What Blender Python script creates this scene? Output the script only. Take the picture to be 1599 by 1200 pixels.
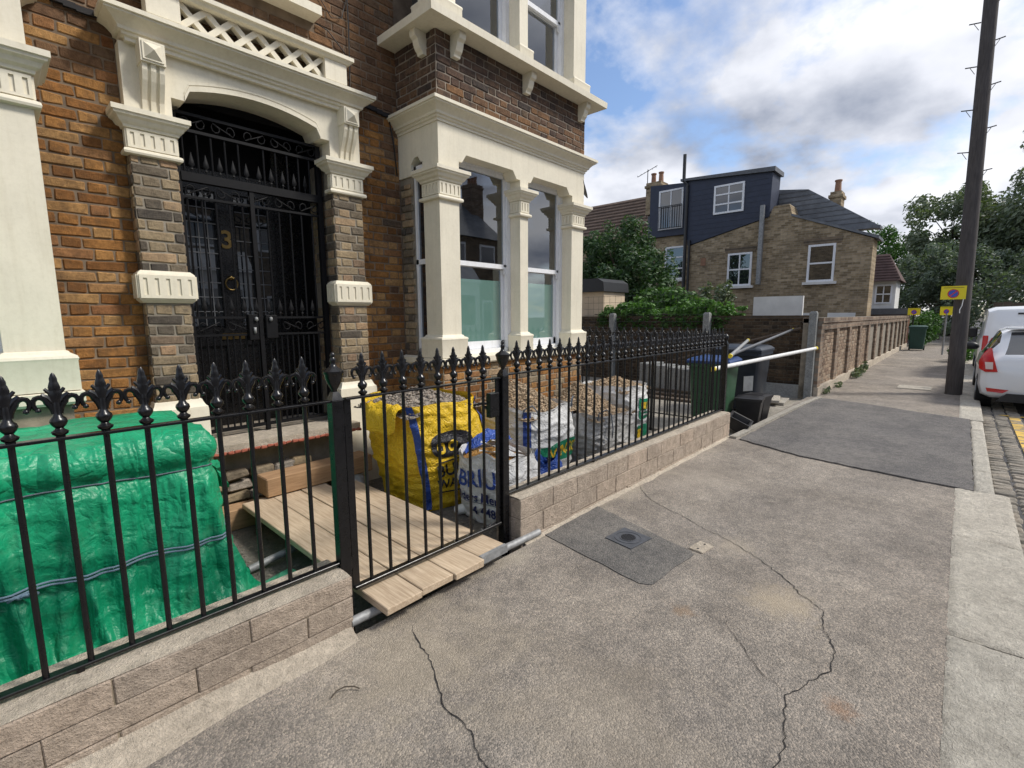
import bpy, bmesh, math, random
from mathutils import Vector, Matrix, noise
random.seed(7)
S = bpy.context.scene
for o in list(bpy.data.objects): bpy.data.objects.remove(o)
COL = S.collection
# ------------------------------------------------------------------ camera
F_PX, CX, CY, H = 755.0, 799.5, 600.0, 1.55
def _ray(x, y): return Vector(((x-CX)/F_PX, (y-CY)/F_PX, 1.0))
_dx = _ray(1506, 491).normalized()
_dy = _ray(-17, 499); _dy = (_dy-_dx*_dx.dot(_dy)).normalized()
_dz = _dx.cross(_dy)
if _dz.y > 0: _dz = -_dz
cam_d = bpy.data.cameras.new('camera'); cam = bpy.data.objects.new('camera', cam_d); COL.objects.link(cam)
cam_d.sensor_width = 36.0; cam_d.lens = F_PX/1599*36.0
cam_d.clip_start = 0.02; cam_d.clip_end = 3000
right = Vector((_dx.x, _dy.x, _dz.x)); up = -Vector((_dx.y, _dy.y, _dz.y)); fwd = Vector((_dx.z, _dy.z, _dz.z))
cam.matrix_world = Matrix(((right.x, up.x, -fwd.x, 0), (right.y, up.y, -fwd.y, 0), (right.z, up.z, -fwd.z, H), (0, 0, 0, 1)))
S.camera = cam
# ------------------------------------------------------------------ sky and sun
SUN_AZ = Vector((0.62, -0.78, 0)).normalized(); SUN_EL = math.radians(47)
W = bpy.data.worlds.new('World'); S.world = W; W.use_nodes = True
nt = W.node_tree; nt.nodes.clear()
def N(t, **k):
    n = nt.nodes.new(t)
    for a, b in k.items(): setattr(n, a, b)
    return n
L = lambda a, b: nt.links.new(a, b)
out = N('ShaderNodeOutputWorld'); bg = N('ShaderNodeBackground'); bg.inputs[1].default_value = 0.1; L(bg.outputs[0], out.inputs[0])
sky = N('ShaderNodeTexSky', sky_type='NISHITA'); sky.sun_disc = False
sky.sun_elevation = SUN_EL; sky.sun_rotation = math.atan2(SUN_AZ.x, SUN_AZ.y); sky.air_density = 1.0; sky.dust_density = 1.3; sky.ozone_density = 1.5
tc = N('ShaderNodeTexCoord'); sep = N('ShaderNodeSeparateXYZ'); L(tc.outputs['Generated'], sep.inputs[0])
za = N('ShaderNodeMath', operation='MAXIMUM'); L(sep.outputs[2], za.inputs[0]); za.inputs[1].default_value = 0.0
zb = N('ShaderNodeMath', operation='ADD'); L(za.outputs[0], zb.inputs[0]); zb.inputs[1].default_value = 0.42
dv = N('ShaderNodeVectorMath', operation='DIVIDE'); cz = N('ShaderNodeCombineXYZ')
for i in range(3): L(zb.outputs[0], cz.inputs[i])
L(tc.outputs['Generated'], dv.inputs[0]); L(cz.outputs[0], dv.inputs[1])
mp = N('ShaderNodeMapping'); mp.inputs['Location'].default_value = (3.1, 0.55, 0.0); mp.inputs['Scale'].default_value = (1, 1, 1.0); L(dv.outputs[0], mp.inputs[0])
n1 = N('ShaderNodeTexNoise'); n1.inputs['Scale'].default_value = 2.1; n1.inputs['Detail'].default_value = 9; n1.inputs['Roughness'].default_value = 0.55; n1.inputs['Distortion'].default_value = 0.1; L(mp.outputs[0], n1.inputs[0])
cov = N('ShaderNodeValToRGB'); cov.color_ramp.elements[0].position = 0.42; cov.color_ramp.elements[1].position = 0.52; L(n1.outputs[0], cov.inputs[0])
mp2 = N('ShaderNodeMapping'); mp2.inputs['Location'].default_value = (7.3, 2.2, 0.4); L(dv.outputs[0], mp2.inputs[0])
n2 = N('ShaderNodeTexNoise'); n2.inputs['Scale'].default_value = 2.9; n2.inputs['Detail'].default_value = 7; n2.inputs['Roughness'].default_value = 0.5; L(mp2.outputs[0], n2.inputs[0])
shade = N('ShaderNodeValToRGB'); e = shade.color_ramp.elements; e[0].position = 0.40; e[0].color = (6.0, 6.05, 6.3, 1); e[1].position = 0.70; e[1].color = (1.9, 2.15, 2.75, 1)
m_ = shade.color_ramp.elements.new(0.51); m_.color = (4.9, 5.05, 5.5, 1)
L(n2.outputs[0], shade.inputs[0])
skm = N('ShaderNodeMix', data_type='RGBA', blend_type='MULTIPLY'); skm.inputs[0].default_value = 1; L(sky.outputs[0], skm.inputs[6]); skm.inputs[7].default_value = (0.95, 1.0, 1.08, 1)
mx = N('ShaderNodeMix', data_type='RGBA'); L(cov.outputs[0], mx.inputs[0]); L(skm.outputs[2], mx.inputs[6]); L(shade.outputs[0], mx.inputs[7]); L(mx.outputs[2], bg.inputs[0])
sd = bpy.data.lights.new('sun', 'SUN'); sun = bpy.data.objects.new('sun', sd); COL.objects.link(sun)
sd.energy = 2.0; sd.angle = math.radians(11); sd.color = (1.0, 0.95, 0.87)
sdir = Vector((SUN_AZ.x*math.cos(SUN_EL), SUN_AZ.y*math.cos(SUN_EL), math.sin(SUN_EL)))
sun.rotation_euler = (-sdir).to_track_quat('-Z', 'Y').to_euler(); sun.location = (3, -3, 12)
S.view_settings.view_transform = 'Standard'; S.view_settings.look = 'None'; S.view_settings.exposure = 0.85; S.view_settings.gamma = 1.0
S.render.resolution_x, S.render.resolution_y = 1024, 768
# ------------------------------------------------------------------ materials
MATS = {}
class NB:
    def __init__(s, name):
        s.m = bpy.data.materials.new(name); s.m.use_nodes = True; s.t = s.m.node_tree; s.b = s.t.nodes['Principled BSDF']
    def n(s, t, **k):
        x = s.t.nodes.new(t)
        for a, b in k.items(): setattr(x, a, b)
        return x
    def l(s, a, b): s.t.links.new(a, b)
    def pos(s):
        if not hasattr(s, '_p'): s._p = s.n('ShaderNodeNewGeometry').outputs['Position']
        return s._p
    def noise(s, scale, detail=4, rough=.55, vec=None, dist=0):
        x = s.n('ShaderNodeTexNoise'); x.inputs['Scale'].default_value = scale; x.inputs['Detail'].default_value = detail; x.inputs['Roughness'].default_value = rough; x.inputs['Distortion'].default_value = dist
        s.l(vec if vec is not None else s.pos(), x.inputs['Vector']); return x.outputs[0]
    def ramp(s, fac, stops):
        x = s.n('ShaderNodeValToRGB'); e = x.color_ramp.elements
        for i, (p, c) in enumerate(stops):
            el = e[i] if i < 2 else e.new(p)
            el.position = p; el.color = (*c, 1) if len(c) == 3 else c
        s.l(fac, x.inputs[0]); return x.outputs[0]
    def mix(s, fac, a, b, mode='MIX'):
        x = s.n('ShaderNodeMix', data_type='RGBA', blend_type=mode)
        for i, v in ((0, fac), (6, a), (7, b)):
            if isinstance(v, (int, float)): x.inputs[i].default_value = v
            elif isinstance(v, tuple): x.inputs[i].default_value = (*v, 1)
            else: s.l(v, x.inputs[i])
        return x.outputs[2]
    def math(s, op, a, b=0.5, c=None):
        x = s.n('ShaderNodeMath', operation=op)
        for i, v in ((0, a), (1, b), (2, c)):
            if v is None: continue
            if isinstance(v, (int, float)): x.inputs[i].default_value = v
            else: s.l(v, x.inputs[i])
        return x.outputs[0]
    def rnd(s):
        a = s.n('ShaderNodeAttribute', attribute_name='rnd'); o = s.n('ShaderNodeObjectInfo')
        return s.math('FRACT', s.math('ADD', a.outputs['Fac'], o.outputs['Random']))
    def bump(s, h, strength=.3, dist=.01):
        x = s.n('ShaderNodeBump'); x.inputs['Strength'].default_value = strength; x.inputs['Distance'].default_value = dist
        s.l(h, x.inputs['Height']); s.l(x.outputs[0], s.b.inputs['Normal'])
    def col(s, c):
        if isinstance(c, tuple): s.b.inputs['Base Color'].default_value = (*c, 1)
        else: s.l(c, s.b.inputs['Base Color'])
    def rough(s, r):
        if isinstance(r, (int, float)): s.b.inputs['Roughness'].default_value = r
        else: s.l(r, s.b.inputs['Roughness'])
    def spec(s, v): s.b.inputs['Specular IOR Level'].default_value = v
    def metal(s, v): s.b.inputs['Metallic'].default_value = v
def simple(name, c, rough=.6, var=.15, scale=6, bump=.15, bscale=60, metal=0, spec=.5, bdist=.004):
    m = NB(name); k = m.noise(scale, 5, .6)
    lo = tuple(v*(1-var) for v in c); hi = tuple(min(1, v*(1+var)) for v in c)
    m.col(m.ramp(k, [(.3, lo), (.7, hi)])); m.rough(rough); m.metal(metal); m.spec(spec)
    if bump: m.bump(m.noise(bscale, 4, .6), bump, bdist)
    MATS[name] = m.m; return m.m
def brickmat(name, stops, soot=(.03, .027, .025), sootlo=.55, soothi=.75, grain=.5):
    m = NB(name); c = m.ramp(m.rnd(), stops)
    g = m.noise(48, 6, .72); c = m.mix(grain, c, m.ramp(g, [(.28, (.2, .2, .2)), (.72, (1.35, 1.28, 1.2))]), 'MULTIPLY'); c = m.mix(.55, c, m.ramp(m.noise(13, 5, .65, None, .6), [(.32, (.45, .42, .40)), (.6, (1.12, 1.1, 1.08)), (.78, (1.4, 1.35, 1.25))]), 'MULTIPLY')
    big = m.noise(2.3, 6, .65); sp = m.noise(19, 4, .6)
    f = m.math('MULTIPLY', m.ramp(m.math('ADD', m.math('MULTIPLY', big, .6), m.math('MULTIPLY', sp, .4)), [(sootlo, (0, 0, 0)), (soothi, (1, 1, 1))]), .85)
    m.col(m.mix(f, c, soot)); m.rough(.92); m.spec(.25); m.bump(m.math('ADD', g, m.noise(160, 3, .6)), .8, .008)
    MATS[name] = m.m
brickmat('brick_ochre', [(0, (.22, .10, .035)), (.25, (.33, .155, .05)), (.55, (.41, .21, .07)), (.8, (.45, .275, .12)), (1, (.27, .12, .055))], (.105, .062, .034), .47, .68)
brickmat('brick_brown', [(0, (.13, .078, .048)), (.4, (.19, .112, .065)), (.75, (.25, .14, .07)), (1, (.15, .108, .075))], (.05, .042, .036), .54, .74)
brickmat('brick_soot', [(0, (.085, .06, .05)), (.45, (.14, .09, .065)), (.8, (.18, .115, .075)), (1, (.085, .07, .062))], (.028, .026, .027), .47, .66)
brickmat('brick_grey', [(0, (.085, .076, .068)), (.25, (.19, .16, .12)), (.45, (.33, .265, .175)), (.7, (.42, .33, .21)), (.88, (.43, .29, .18)), (1, (.15, .125, .10))], (.06, .055, .052), .56, .74)
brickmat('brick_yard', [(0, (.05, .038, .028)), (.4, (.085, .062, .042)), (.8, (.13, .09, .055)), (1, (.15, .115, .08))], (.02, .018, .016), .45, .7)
brickmat('brick_street', [(0, (.24, .17, .125)), (.4, (.36, .27, .195)), (.8, (.46, .36, .265)), (1, (.38, .32, .25))], (.04, .034, .03), .5, .75)
def texbrick(name, axis, stops, mortar, soot=.5):
    m = NB(name); sp = m.n('ShaderNodeSeparateXYZ'); m.l(m.pos(), sp.inputs[0]); cb = m.n('ShaderNodeCombineXYZ')
    m.l(sp.outputs[0 if axis == 'x' else 1], cb.inputs[0]); m.l(sp.outputs[2], cb.inputs[1])
    b = m.n('ShaderNodeTexBrick'); m.l(cb.outputs[0], b.inputs[0]); b.inputs['Scale'].default_value = 1
    b.inputs['Brick Width'].default_value = .225; b.inputs['Row Height'].default_value = .075; b.inputs['Mortar Size'].default_value = .007; b.inputs['Bias'].default_value = 0
    b.inputs['Color1'].default_value = (0, 0, 0, 1); b.inputs['Color2'].default_value = (1, 1, 1, 1); b.inputs['Mortar'].default_value = (.5, .5, .5, 1)
    c = m.ramp(b.outputs[0], stops); c = m.mix(b.outputs[1], c, mortar)
    k = m.noise(1.1, 6, .7); c = m.mix(m.math('MULTIPLY', m.ramp(k, [(.42, (0, 0, 0)), (.68, (1, 1, 1))]), soot), c, (.05, .043, .037))
    c = m.mix(.5, c, m.ramp(m.noise(9, 4, .6), [(.3, (.6, .6, .6)), (.7, (1.3, 1.3, 1.3))]), 'MULTIPLY')
    m.col(c); m.rough(.93); m.spec(.2); m.bump(m.math('SUBTRACT', m.noise(30, 3), b.outputs[1]), .5, .01); MATS[name] = m.m
texbrick('stock_brick_far_y', 'y', [(0, (.20, .15, .09)), (.5, (.32, .245, .15)), (1, (.43, .34, .225))], (.33, .28, .21), .4)
texbrick('stock_brick_far_x', 'x', [(0, (.13, .10, .07)), (.5, (.2, .15, .10)), (1, (.28, .21, .14))], (.22, .19, .15), .5)
texbrick('red_brick_far', 'x', [(0, (.16, .07, .045)), (.5, (.24, .10, .06)), (1, (.28, .14, .09))], (.25, .22, .2), .4)
texbrick('garden_brick_far', 'x', [(0, (.16, .11, .08)), (.5, (.25, .18, .13)), (1, (.34, .255, .185))], (.25, .22, .18), .45)
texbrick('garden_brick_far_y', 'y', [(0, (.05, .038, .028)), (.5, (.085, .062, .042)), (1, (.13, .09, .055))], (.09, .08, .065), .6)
simple('mortar_buff', (.27, .225, .165), .95, .3, 9, .5, 120)
simple('mortar_dark', (.175, .13, .09), .95, .35, 7, .5, 120)
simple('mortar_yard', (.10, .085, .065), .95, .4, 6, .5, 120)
simple('mortar_soot', (.25, .21, .165), .95, .5, 4, .5, 120)
simple('mortar_grey', (.24, .21, .165), .95, .3, 9, .5, 120)
# painted stucco: cream paint with faint grime in streaks
def stucco(name, c):
    m = NB(name); k = m.noise(3.5, 6, .7); k2 = m.noise(40, 4, .7)
    a = m.ramp(k, [(.3, tuple(v*.9 for v in c)), (.62, c)])
    a = m.mix(.22, a, m.ramp(k2, [(.3, (.72, .70, .64)), (.55, (1, 1, 1))]), 'MULTIPLY'); mpz = m.n('ShaderNodeMapping'); m.l(m.pos(), mpz.inputs[0]); mpz.inputs['Scale'].default_value = (14, 14, 1.1); st = m.noise(1.6, 6, .7, mpz.outputs[0]); a = m.mix(.22, a, m.ramp(st, [(.33, (.70, .665, .58)), (.52, (1, 1, 1))]), 'MULTIPLY')
    m.col(a); m.rough(.55); m.spec(.35); m.bump(m.noise(140, 4, .6), .12, .003); MATS[name] = m.m
stucco('cream_stucco', (.76, .705, .565))
stucco('white_upvc', (.80, .81, .83))
MATS['white_upvc'].node_tree.nodes['Principled BSDF'].inputs['Roughness'].default_value = .3
def ironmat(name, c=(.008, .008, .01), r=.28):
    m = NB(name); k = m.noise(30, 4, .6); m.col(m.ramp(k, [(.3, tuple(v*.7 for v in c)), (.7, tuple(v*1.4 for v in c))]))
    m.rough(m.math('ADD', m.math('MULTIPLY', k, .25), r-.1)); m.spec(.5); m.bump(m.noise(220, 3), .12, .002); MATS[name] = m.m
ironmat('black_gloss_iron', (.004, .004, .005), .27); ironmat('black_satin_iron', (.004, .004, .005), .55); MATS['black_satin_iron'].node_tree.nodes['Principled BSDF'].inputs['Specular IOR Level'].default_value = .22
ironmat('black_door_paint', (.006, .006, .007), .25)
simple('brass', (.26, .18, .07), .3, .2, 20, .1, 90, metal=1)
simple('grey_interior', (.055, .055, .05), .9, .2, 2, 0)
simple('curtain', (.45, .45, .43), .9, .15, 8, .2, 40)
def glassmat(name, tint=(.9, .95, .95), base=None, fac=.16):
    m = NB(name); t = m.t; o = [x for x in t.nodes if x.type == 'OUTPUT_MATERIAL'][0]
    g = m.n('ShaderNodeBsdfGlossy'); g.inputs['Roughness'].default_value = .012; g.inputs['Color'].default_value = (.95, .97, 1, 1)
    if base: d = m.n('ShaderNodeBsdfDiffuse'); d.inputs['Color'].default_value = (*base, 1)
    else: d = m.n('ShaderNodeBsdfTransparent'); d.inputs['Color'].default_value = (*tint, 1)
    fr = m.n('ShaderNodeFresnel'); fr.inputs['IOR'].default_value = 1.5
    f = m.math('MINIMUM', m.math('ADD', m.math('MULTIPLY', fr.outputs[0], 2.2), fac-.08), 1.0)
    x = m.n('ShaderNodeMixShader'); m.l(f, x.inputs[0]); m.l(d.outputs[0], x.inputs[1]); m.l(g.outputs[0], x.inputs[2]); m.l(x.outputs[0], o.inputs[0])
    nb = m.n('ShaderNodeBump'); nb.inputs['Strength'].default_value = .05; nb.inputs['Distance'].default_value = .01; m.l(m.noise(1.7, 2), nb.inputs['Height']); m.l(nb.outputs[0], g.inputs['Normal'])
    MATS[name] = m.m
glassmat('window_glass'); glassmat('frosted_film', base=(.12, .22, .19), fac=.12); glassmat('dark_glass', base=(.012, .014, .017), fac=.12)
# ground
def asphalt(name, lo, hi, stains=False, sp=1.0):
    m = NB(name); v = m.n('ShaderNodeTexVoronoi'); v.inputs['Scale'].default_value = 150; m.l(m.pos(), v.inputs['Vector'])
    fine = m.noise(330, 3, .7); big = m.noise(1.6, 6, .65); mid = m.noise(11, 5, .65)
    c = m.ramp(big, [(.34, lo), (.66, hi)])
    c = m.mix(.7, c, m.ramp(mid, [(.3, (.70, .70, .70)), (.7, (1.24, 1.22, 1.19))]), 'MULTIPLY'); c = m.mix(.6, c, m.ramp(m.noise(.55, 4, .6), [(.35, (.82, .83, .85)), (.65, (1.15, 1.13, 1.08))]), 'MULTIPLY')
    c = m.mix(.56*sp, c, m.ramp(v.outputs['Color'], [(.12, (.36, .36, .36)), (.55, (.98, .96, .94)), (.95, (2.0, 1.85, 1.7))]), 'MULTIPLY')
    c = m.mix(.5, c, m.ramp(fine, [(.3, (.55, .55, .55)), (.7, (1.35, 1.35, 1.35))]), 'MULTIPLY')
    if stains:
        sx = m.n('ShaderNodeSeparateXYZ'); m.l(m.pos(), sx.inputs[0])
        edge = m.math('SUBTRACT', sx.outputs[1], 1.93)          # cement dust swept along the dwarf wall
        dust = m.math('ADD', m.math('MULTIPLY', edge, 3.2), m.math('MULTIPLY', m.math('SUBTRACT', m.noise(2.6, 6, .65), .5), 3.2))
        lim = m.math('LESS_THAN', sx.outputs[0], 6.2)
        f = m.math('MULTIPLY', m.math('MULTIPLY', m.ramp(dust, [(.1, (0, 0, 0)), (.8, (1, 1, 1))]), .62), lim)
        c = m.mix(f, c, m.mix(.35, (.42, .37, .29), m.ramp(fine, [(.3, (.6, .6, .6)), (.7, (1.2, 1.2, 1.2))]), 'MULTIPLY'))
        def spot(x, y, r, colr, amt, sc=7):
            nonlocal c
            d = m.n('ShaderNodeVectorMath', operation='DISTANCE'); m.l(m.pos(), d.inputs[0]); d.inputs[1].default_value = (x, y, 0)
            k = m.math('ADD', m.math('DIVIDE', d.outputs['Value'], r), m.math('MULTIPLY', m.math('SUBTRACT', m.noise(sc, 7, .75), .5), 2.6))
            c = m.mix(m.math('MULTIPLY', m.ramp(k, [(.2, (1, 1, 1)), (1.0, (0, 0, 0))]), amt), c, colr)
        spot(2.78, .60, .22, (.47, .39, .28), .6, 11); spot(3.3, 1.0, .18, (.40, .34, .26), .45, 12); spot(2.15, .22, .075, (.30, .15, .07), .45, 26); spot(2.35, .95, .07, (.32, .19, .09), .38, 24); spot(1.2, 1.75, .6, (.40, .34, .25), .45, 4); spot(4.6, 1.75, .6, (.38, .33, .27), .4, 3); spot(1.45, .9, .5, (.33, .28, .21), .35, 5)
    m.col(c); m.rough(.9); m.spec(.3); m.bump(m.math('ADD', m.math('MULTIPLY', v.outputs['Distance'], -1.2), fine), .75, .006); MATS[name] = m.m
asphalt('asphalt_pink', (.21, .190, .168), (.33, .300, .264), True)
asphalt('asphalt_new', (.125, .122, .122), (.185, .178, .172))
asphalt('asphalt_patch', (.135, .132, .128), (.21, .20, .185))
asphalt('asphalt_road', (.06, .062, .068), (.10, .10, .105))
asphalt('yard_concrete', (.27, .25, .21), (.40, .37, .32), sp=.5)
def stone(name, lo, hi, rndamt=.5):
    m = NB(name); big = m.noise(4, 6, .7); fine = m.noise(120, 4, .7); mid = m.noise(28, 5, .65)
    c = m.ramp(big, [(.3, lo), (.7, hi)]); c = m.mix(rndamt, c, m.ramp(m.rnd(), [(0, (.68, .68, .68)), (.5, (.95, .93, .9)), (1, (1.2, 1.12, 1.05))]), 'MULTIPLY')
    c = m.mix(.6, c, m.ramp(mid, [(.3, (.6, .6, .6)), (.65, (1.2, 1.2, 1.2))]), 'MULTIPLY'); c = m.mix(.5, c, m.ramp(fine, [(.3, (.55, .55, .55)), (.7, (1.3, 1.3, 1.3))]), 'MULTIPLY')
    m.col(c); m.rough(.88); m.spec(.3); m.bump(m.math('ADD', mid, fine), 1.0, .018); MATS[name] = m.m
stone('granite_kerb', (.46, .425, .36), (.66, .62, .53), .25); stone('sett_stone', (.27, .25, .21), (.43, .39, .33), .6)
stone('concrete_block', (.43, .35, .275), (.60, .495, .395), .35); stone('cement_cap', (.50, .43, .34), (.66, .575, .46), 0)
stone('grey_concrete', (.25, .26, .255), (.38, .39, .38), .4); stone('pale_slab', (.42, .39, .33), (.55, .51, .44), .4)
stone('gravel', (.22, .205, .18), (.36, .33, .28), 1.0); stone('rubble', (.42, .32, .21), (.62, .50, .36), 1.0); stone('rubble_grey', (.32, .28, .24), (.5, .45, .39), 1.0)
def timber(name, lo, hi, axis=1):
    m = NB(name); mpn = m.n('ShaderNodeMapping'); m.l(m.pos(), mpn.inputs[0]); sc = [22, 22, 22]; sc[axis] = 1.3; mpn.inputs['Scale'].default_value = sc
    g = m.noise(3.2, 6, .65, mpn.outputs[0], .6); c = m.ramp(g, [(.28, lo), (.6, hi), (.78, tuple(v*1.12 for v in hi))])
    c = m.mix(.5, c, m.ramp(m.noise(3.3, 5, .6), [(.35, (.75, .72, .68)), (.7, (1.12, 1.1, 1.05))]), 'MULTIPLY')
    c = m.mix(.35, c, m.ramp(m.rnd(), [(0, (.8, .78, .75)), (1, (1.15, 1.12, 1.1))]), 'MULTIPLY')
    m.col(c); m.rough(.85); m.spec(.25); m.bump(g, .35, .004); MATS[name] = m.m
timber('scaffold_timber', (.33, .245, .165), (.53, .43, .315)); timber('sleeper_timber', (.26, .155, .085), (.42, .27, .155), 0); timber('pole_timber', (.05, .046, .047), (.10, .092, .09), 2)
simple('galvanised', (.27, .275, .275), .6, .3, 25, .3, 90, metal=.35)
simple('white_tube', (.72, .72, .70), .45, .12, 12, .1, 60)
simple('yellow_plastic', (.75, .58, .03), .4, .15, 10, .1, 50)
def tarpmat(name, c):
    m = NB(name); k2 = m.noise(2.6, 5, .65); mp_ = m.n('ShaderNodeMapping'); m.l(m.pos(), mp_.inputs[0]); mp_.inputs['Scale'].default_value = (1.6, 1.6, .42)
    def crease(sc, w_, v=None): n = m.noise(sc, 3, .5, v, .5); return m.math('MINIMUM', m.math('MULTIPLY', m.math('ABSOLUTE', m.math('SUBTRACT', n, .5)), w_), 1.0)
    c1 = crease(3.6, 9, mp_.outputs[0]); c2 = crease(9, 8); c3 = crease(21, 6)
    col = m.ramp(k2, [(.3, tuple(v*.72 for v in c)), (.7, tuple(min(1, v*1.2) for v in c))])
    col = m.mix(.30, col, m.ramp(c2, [(.0, (1.5, 1.35, 1.4)), (.25, (1, 1, 1))]), 'MULTIPLY')  # bright highlights along the creases painted into the colour
    col = m.mix(m.math('MULTIPLY', m.ramp(m.noise(5, 6, .75), [(.52, (0, 0, 0)), (.75, (1, 1, 1))]), .16), col, (.30, .36, .28))
    m.col(col); m.rough(m.math('ADD', m.math('MULTIPLY', m.noise(7, 4), .3), .28)); m.spec(.45)
    h = m.math('ADD', m.math('ADD', m.math('MULTIPLY', c1, 1.0), m.math('MULTIPLY', c2, .32)), m.math('ADD', m.math('MULTIPLY', c3, .16), m.math('MULTIPLY', m.noise(2.2, 3), .5)))
    m.bump(h, .42, .03); MATS[name] = m.m
def cloth(name, c, rough=.42, wr=.5, wscale=9, weave=True, trans=0):
    m = NB(name); k = m.noise(wscale, 6, .65, None, .8); k2 = m.noise(2.2, 4, .6)
    col = m.ramp(k2, [(.3, tuple(v*.82 for v in c)), (.7, tuple(min(1, v*1.14) for v in c))])
    m.col(m.mix(.25, col, m.ramp(k, [(.3, (.7, .7, .7)), (.7, (1.2, 1.2, 1.2))]), 'MULTIPLY')); m.rough(rough); m.spec(.45)
    vw = m.n('ShaderNodeVectorMath', operation='ADD'); nc = m.n('ShaderNodeTexNoise'); nc.inputs['Scale'].default_value = 5; m.l(m.pos(), nc.inputs['Vector']); m.l(m.pos(), vw.inputs[0]); m.l(nc.outputs['Color'], vw.inputs[1]); vo = m.n('ShaderNodeTexVoronoi', feature='DISTANCE_TO_EDGE'); vo.inputs['Scale'].default_value = wscale*.75; m.l(vw.outputs[0], vo.inputs['Vector']); cr = m.math('MULTIPLY', m.math('MINIMUM', vo.outputs['Distance'], .16), 3.0)
    h = m.math('ADD', m.math('ADD', k, cr), m.math('MULTIPLY', m.noise(260, 2), .12)); m.bump(h, wr, .028); MATS[name] = m.m
tarpmat('tarp_green', (.006, .27, .125)); tarpmat('tarp_hem', (.07, .36, .21)); cloth('tarp_rope', (.18, .26, .33), .7, .3, 60)
cloth('bag_yellow', (.66, .43, .015), .5, .5, 14); cloth('bag_white', (.62, .62, .61), .55, .5, 14); cloth('bag_grey', (.44, .43, .41), .6, .6, 16); cloth('bag_blue', (.02, .07, .33), .45, .6, 12)
cloth('print_navy', (.012, .02, .10), .5, .4, 14); cloth('print_blue', (.02, .06, .27), .5, .4, 14); cloth('print_black', (.012, .012, .016), .5, .4, 14); cloth('print_green', (.005, .20, .10), .5, .4, 14); cloth('print_yellow', (.65, .43, .02), .5, .4, 14); cloth('strap_grey', (.10, .12, .15), .7, .2, 40); cloth('ochre_waste', (.42, .22, .06), .8, .7, 9)
simple('wheelie_green', (.035, .10, .05), .5, .15, 10, .15, 80); simple('wheelie_navy', (.02, .028, .042), .45, .15, 10, .15, 80); simple('bin_black', (.014, .013, .014), .4, .2, 10, .15, 80); simple('lid_blue', (.015, .05, .17), .4, .15, 10, .1, 80); simple('bin_dark_green', (.01, .05, .04), .5, .15, 10, .1, 80)
simple('slate_hung_blue', (.024, .032, .058), .6, .15, 5, .3, 40); simple('lead_grey', (.10, .105, .115), .55, .2, 8, .2, 50); simple('dark_line', (.012, .011, .012), .8, .3, 9, .3, 80)
simple('roof_tile_brown', (.11, .075, .055), .9, .3, 3, .4, 50); simple('roof_tile_red', (.085, .052, .046), .9, .25, 3, .4, 50); simple('slate_grey', (.13, .14, .155), .6, .3, 2.5, .3, 40)
simple('terracotta', (.26, .14, .085), .85, .2, 14, .3, 70); simple('red_tile', (.30, .085, .05), .85, .3, 20, .5, 70)
simple('render_white', (.68, .67, .64), .8, .1, 3, .2, 50); simple('render_beige', (.56, .45, .32), .85, .12, 4, .2, 60); simple('wood_fence', (.10, .075, .055), .9, .25, 6, .4, 40)
simple('road_yellow', (.62, .40, .08), .8, .25, 12, .4, 90); simple('crack', (.018, .016, .015), .95, .3, 20, 0); simple('soil', (.05, .04, .03), .95, .4, 12, .6, 60); simple('sign_yellow', (.80, .66, .015), .45, .06, 5, 0); simple('sign_blue', (.03, .10, .50), .45, .1, 5, 0); simple('sign_red', (.6, .04, .03), .45, .1, 5, 0); simple('iron_cover', (.10, .105, .115), .5, .2, 25, .5, 120, metal=.4)
def leafmat(name, stops, tr=.25):
    m = NB(name); c = m.ramp(m.rnd(), stops); m.col(c); m.rough(.5); m.spec(.35)
    t = m.n('ShaderNodeBsdfTranslucent'); m.l(m.mix(1.0, c, (1.3, 1.5, .6), 'MULTIPLY'), t.inputs[0]); x = m.n('ShaderNodeMixShader'); x.inputs[0].default_value = tr
    o = [y for y in m.t.nodes if y.type == 'OUTPUT_MATERIAL'][0]; m.l(m.b.outputs[0], x.inputs[1]); m.l(t.outputs[0], x.inputs[2]); m.l(x.outputs[0], o.inputs[0]); MATS[name] = m.m
leafmat('leaf_dark', [(0, (.02, .05, .02)), (.5, (.04, .085, .03)), (1, (.075, .13, .05))]); leafmat('leaf_mid', [(0, (.025, .065, .015)), (.5, (.05, .12, .025)), (1, (.085, .17, .04))]); leafmat('leaf_bright', [(0, (.05, .12, .025)), (.5, (.085, .19, .04)), (1, (.15, .28, .08))]); leafmat('leaf_olive', [(0, (.07, .095, .062)), (.5, (.12, .15, .095)), (1, (.18, .215, .14))]); leafmat('leaf_grey', [(0, (.07, .092, .07)), (.5, (.105, .14, .10)), (1, (.15, .19, .135))])  # olive and grey leaves: distance haze mixed into the colour
simple('bark', (.07, .055, .04), .95, .3, 9, .7, 40)
def carpaint(name, c):
    m = NB(name); m.col(c); m.rough(.32); m.spec(.5); m.b.inputs['Coat Weight'].default_value = .8; m.b.inputs['Coat Roughness'].default_value = .05; MATS[name] = m.m
carpaint('car_white', (.78, .79, .80)); carpaint('car_dark', (.02, .022, .028)); simple('tyre', (.012, .012, .012), .8, .2, 20, .3, 80); simple('wheel_rim', (.35, .36, .37), .35, .1, 10, 0, metal=.8); simple('lamp_red', (.5, .015, .012), .2, .1, 9, 0); simple('lamp_clear', (.7, .55, .5), .2, .1, 9, 0); simple('plate_yellow', (.72, .40, .03), .4, .05, 9, 0); simple('trim_black', (.012, .012, .013), .45, .2, 20, .1, 60)
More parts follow.
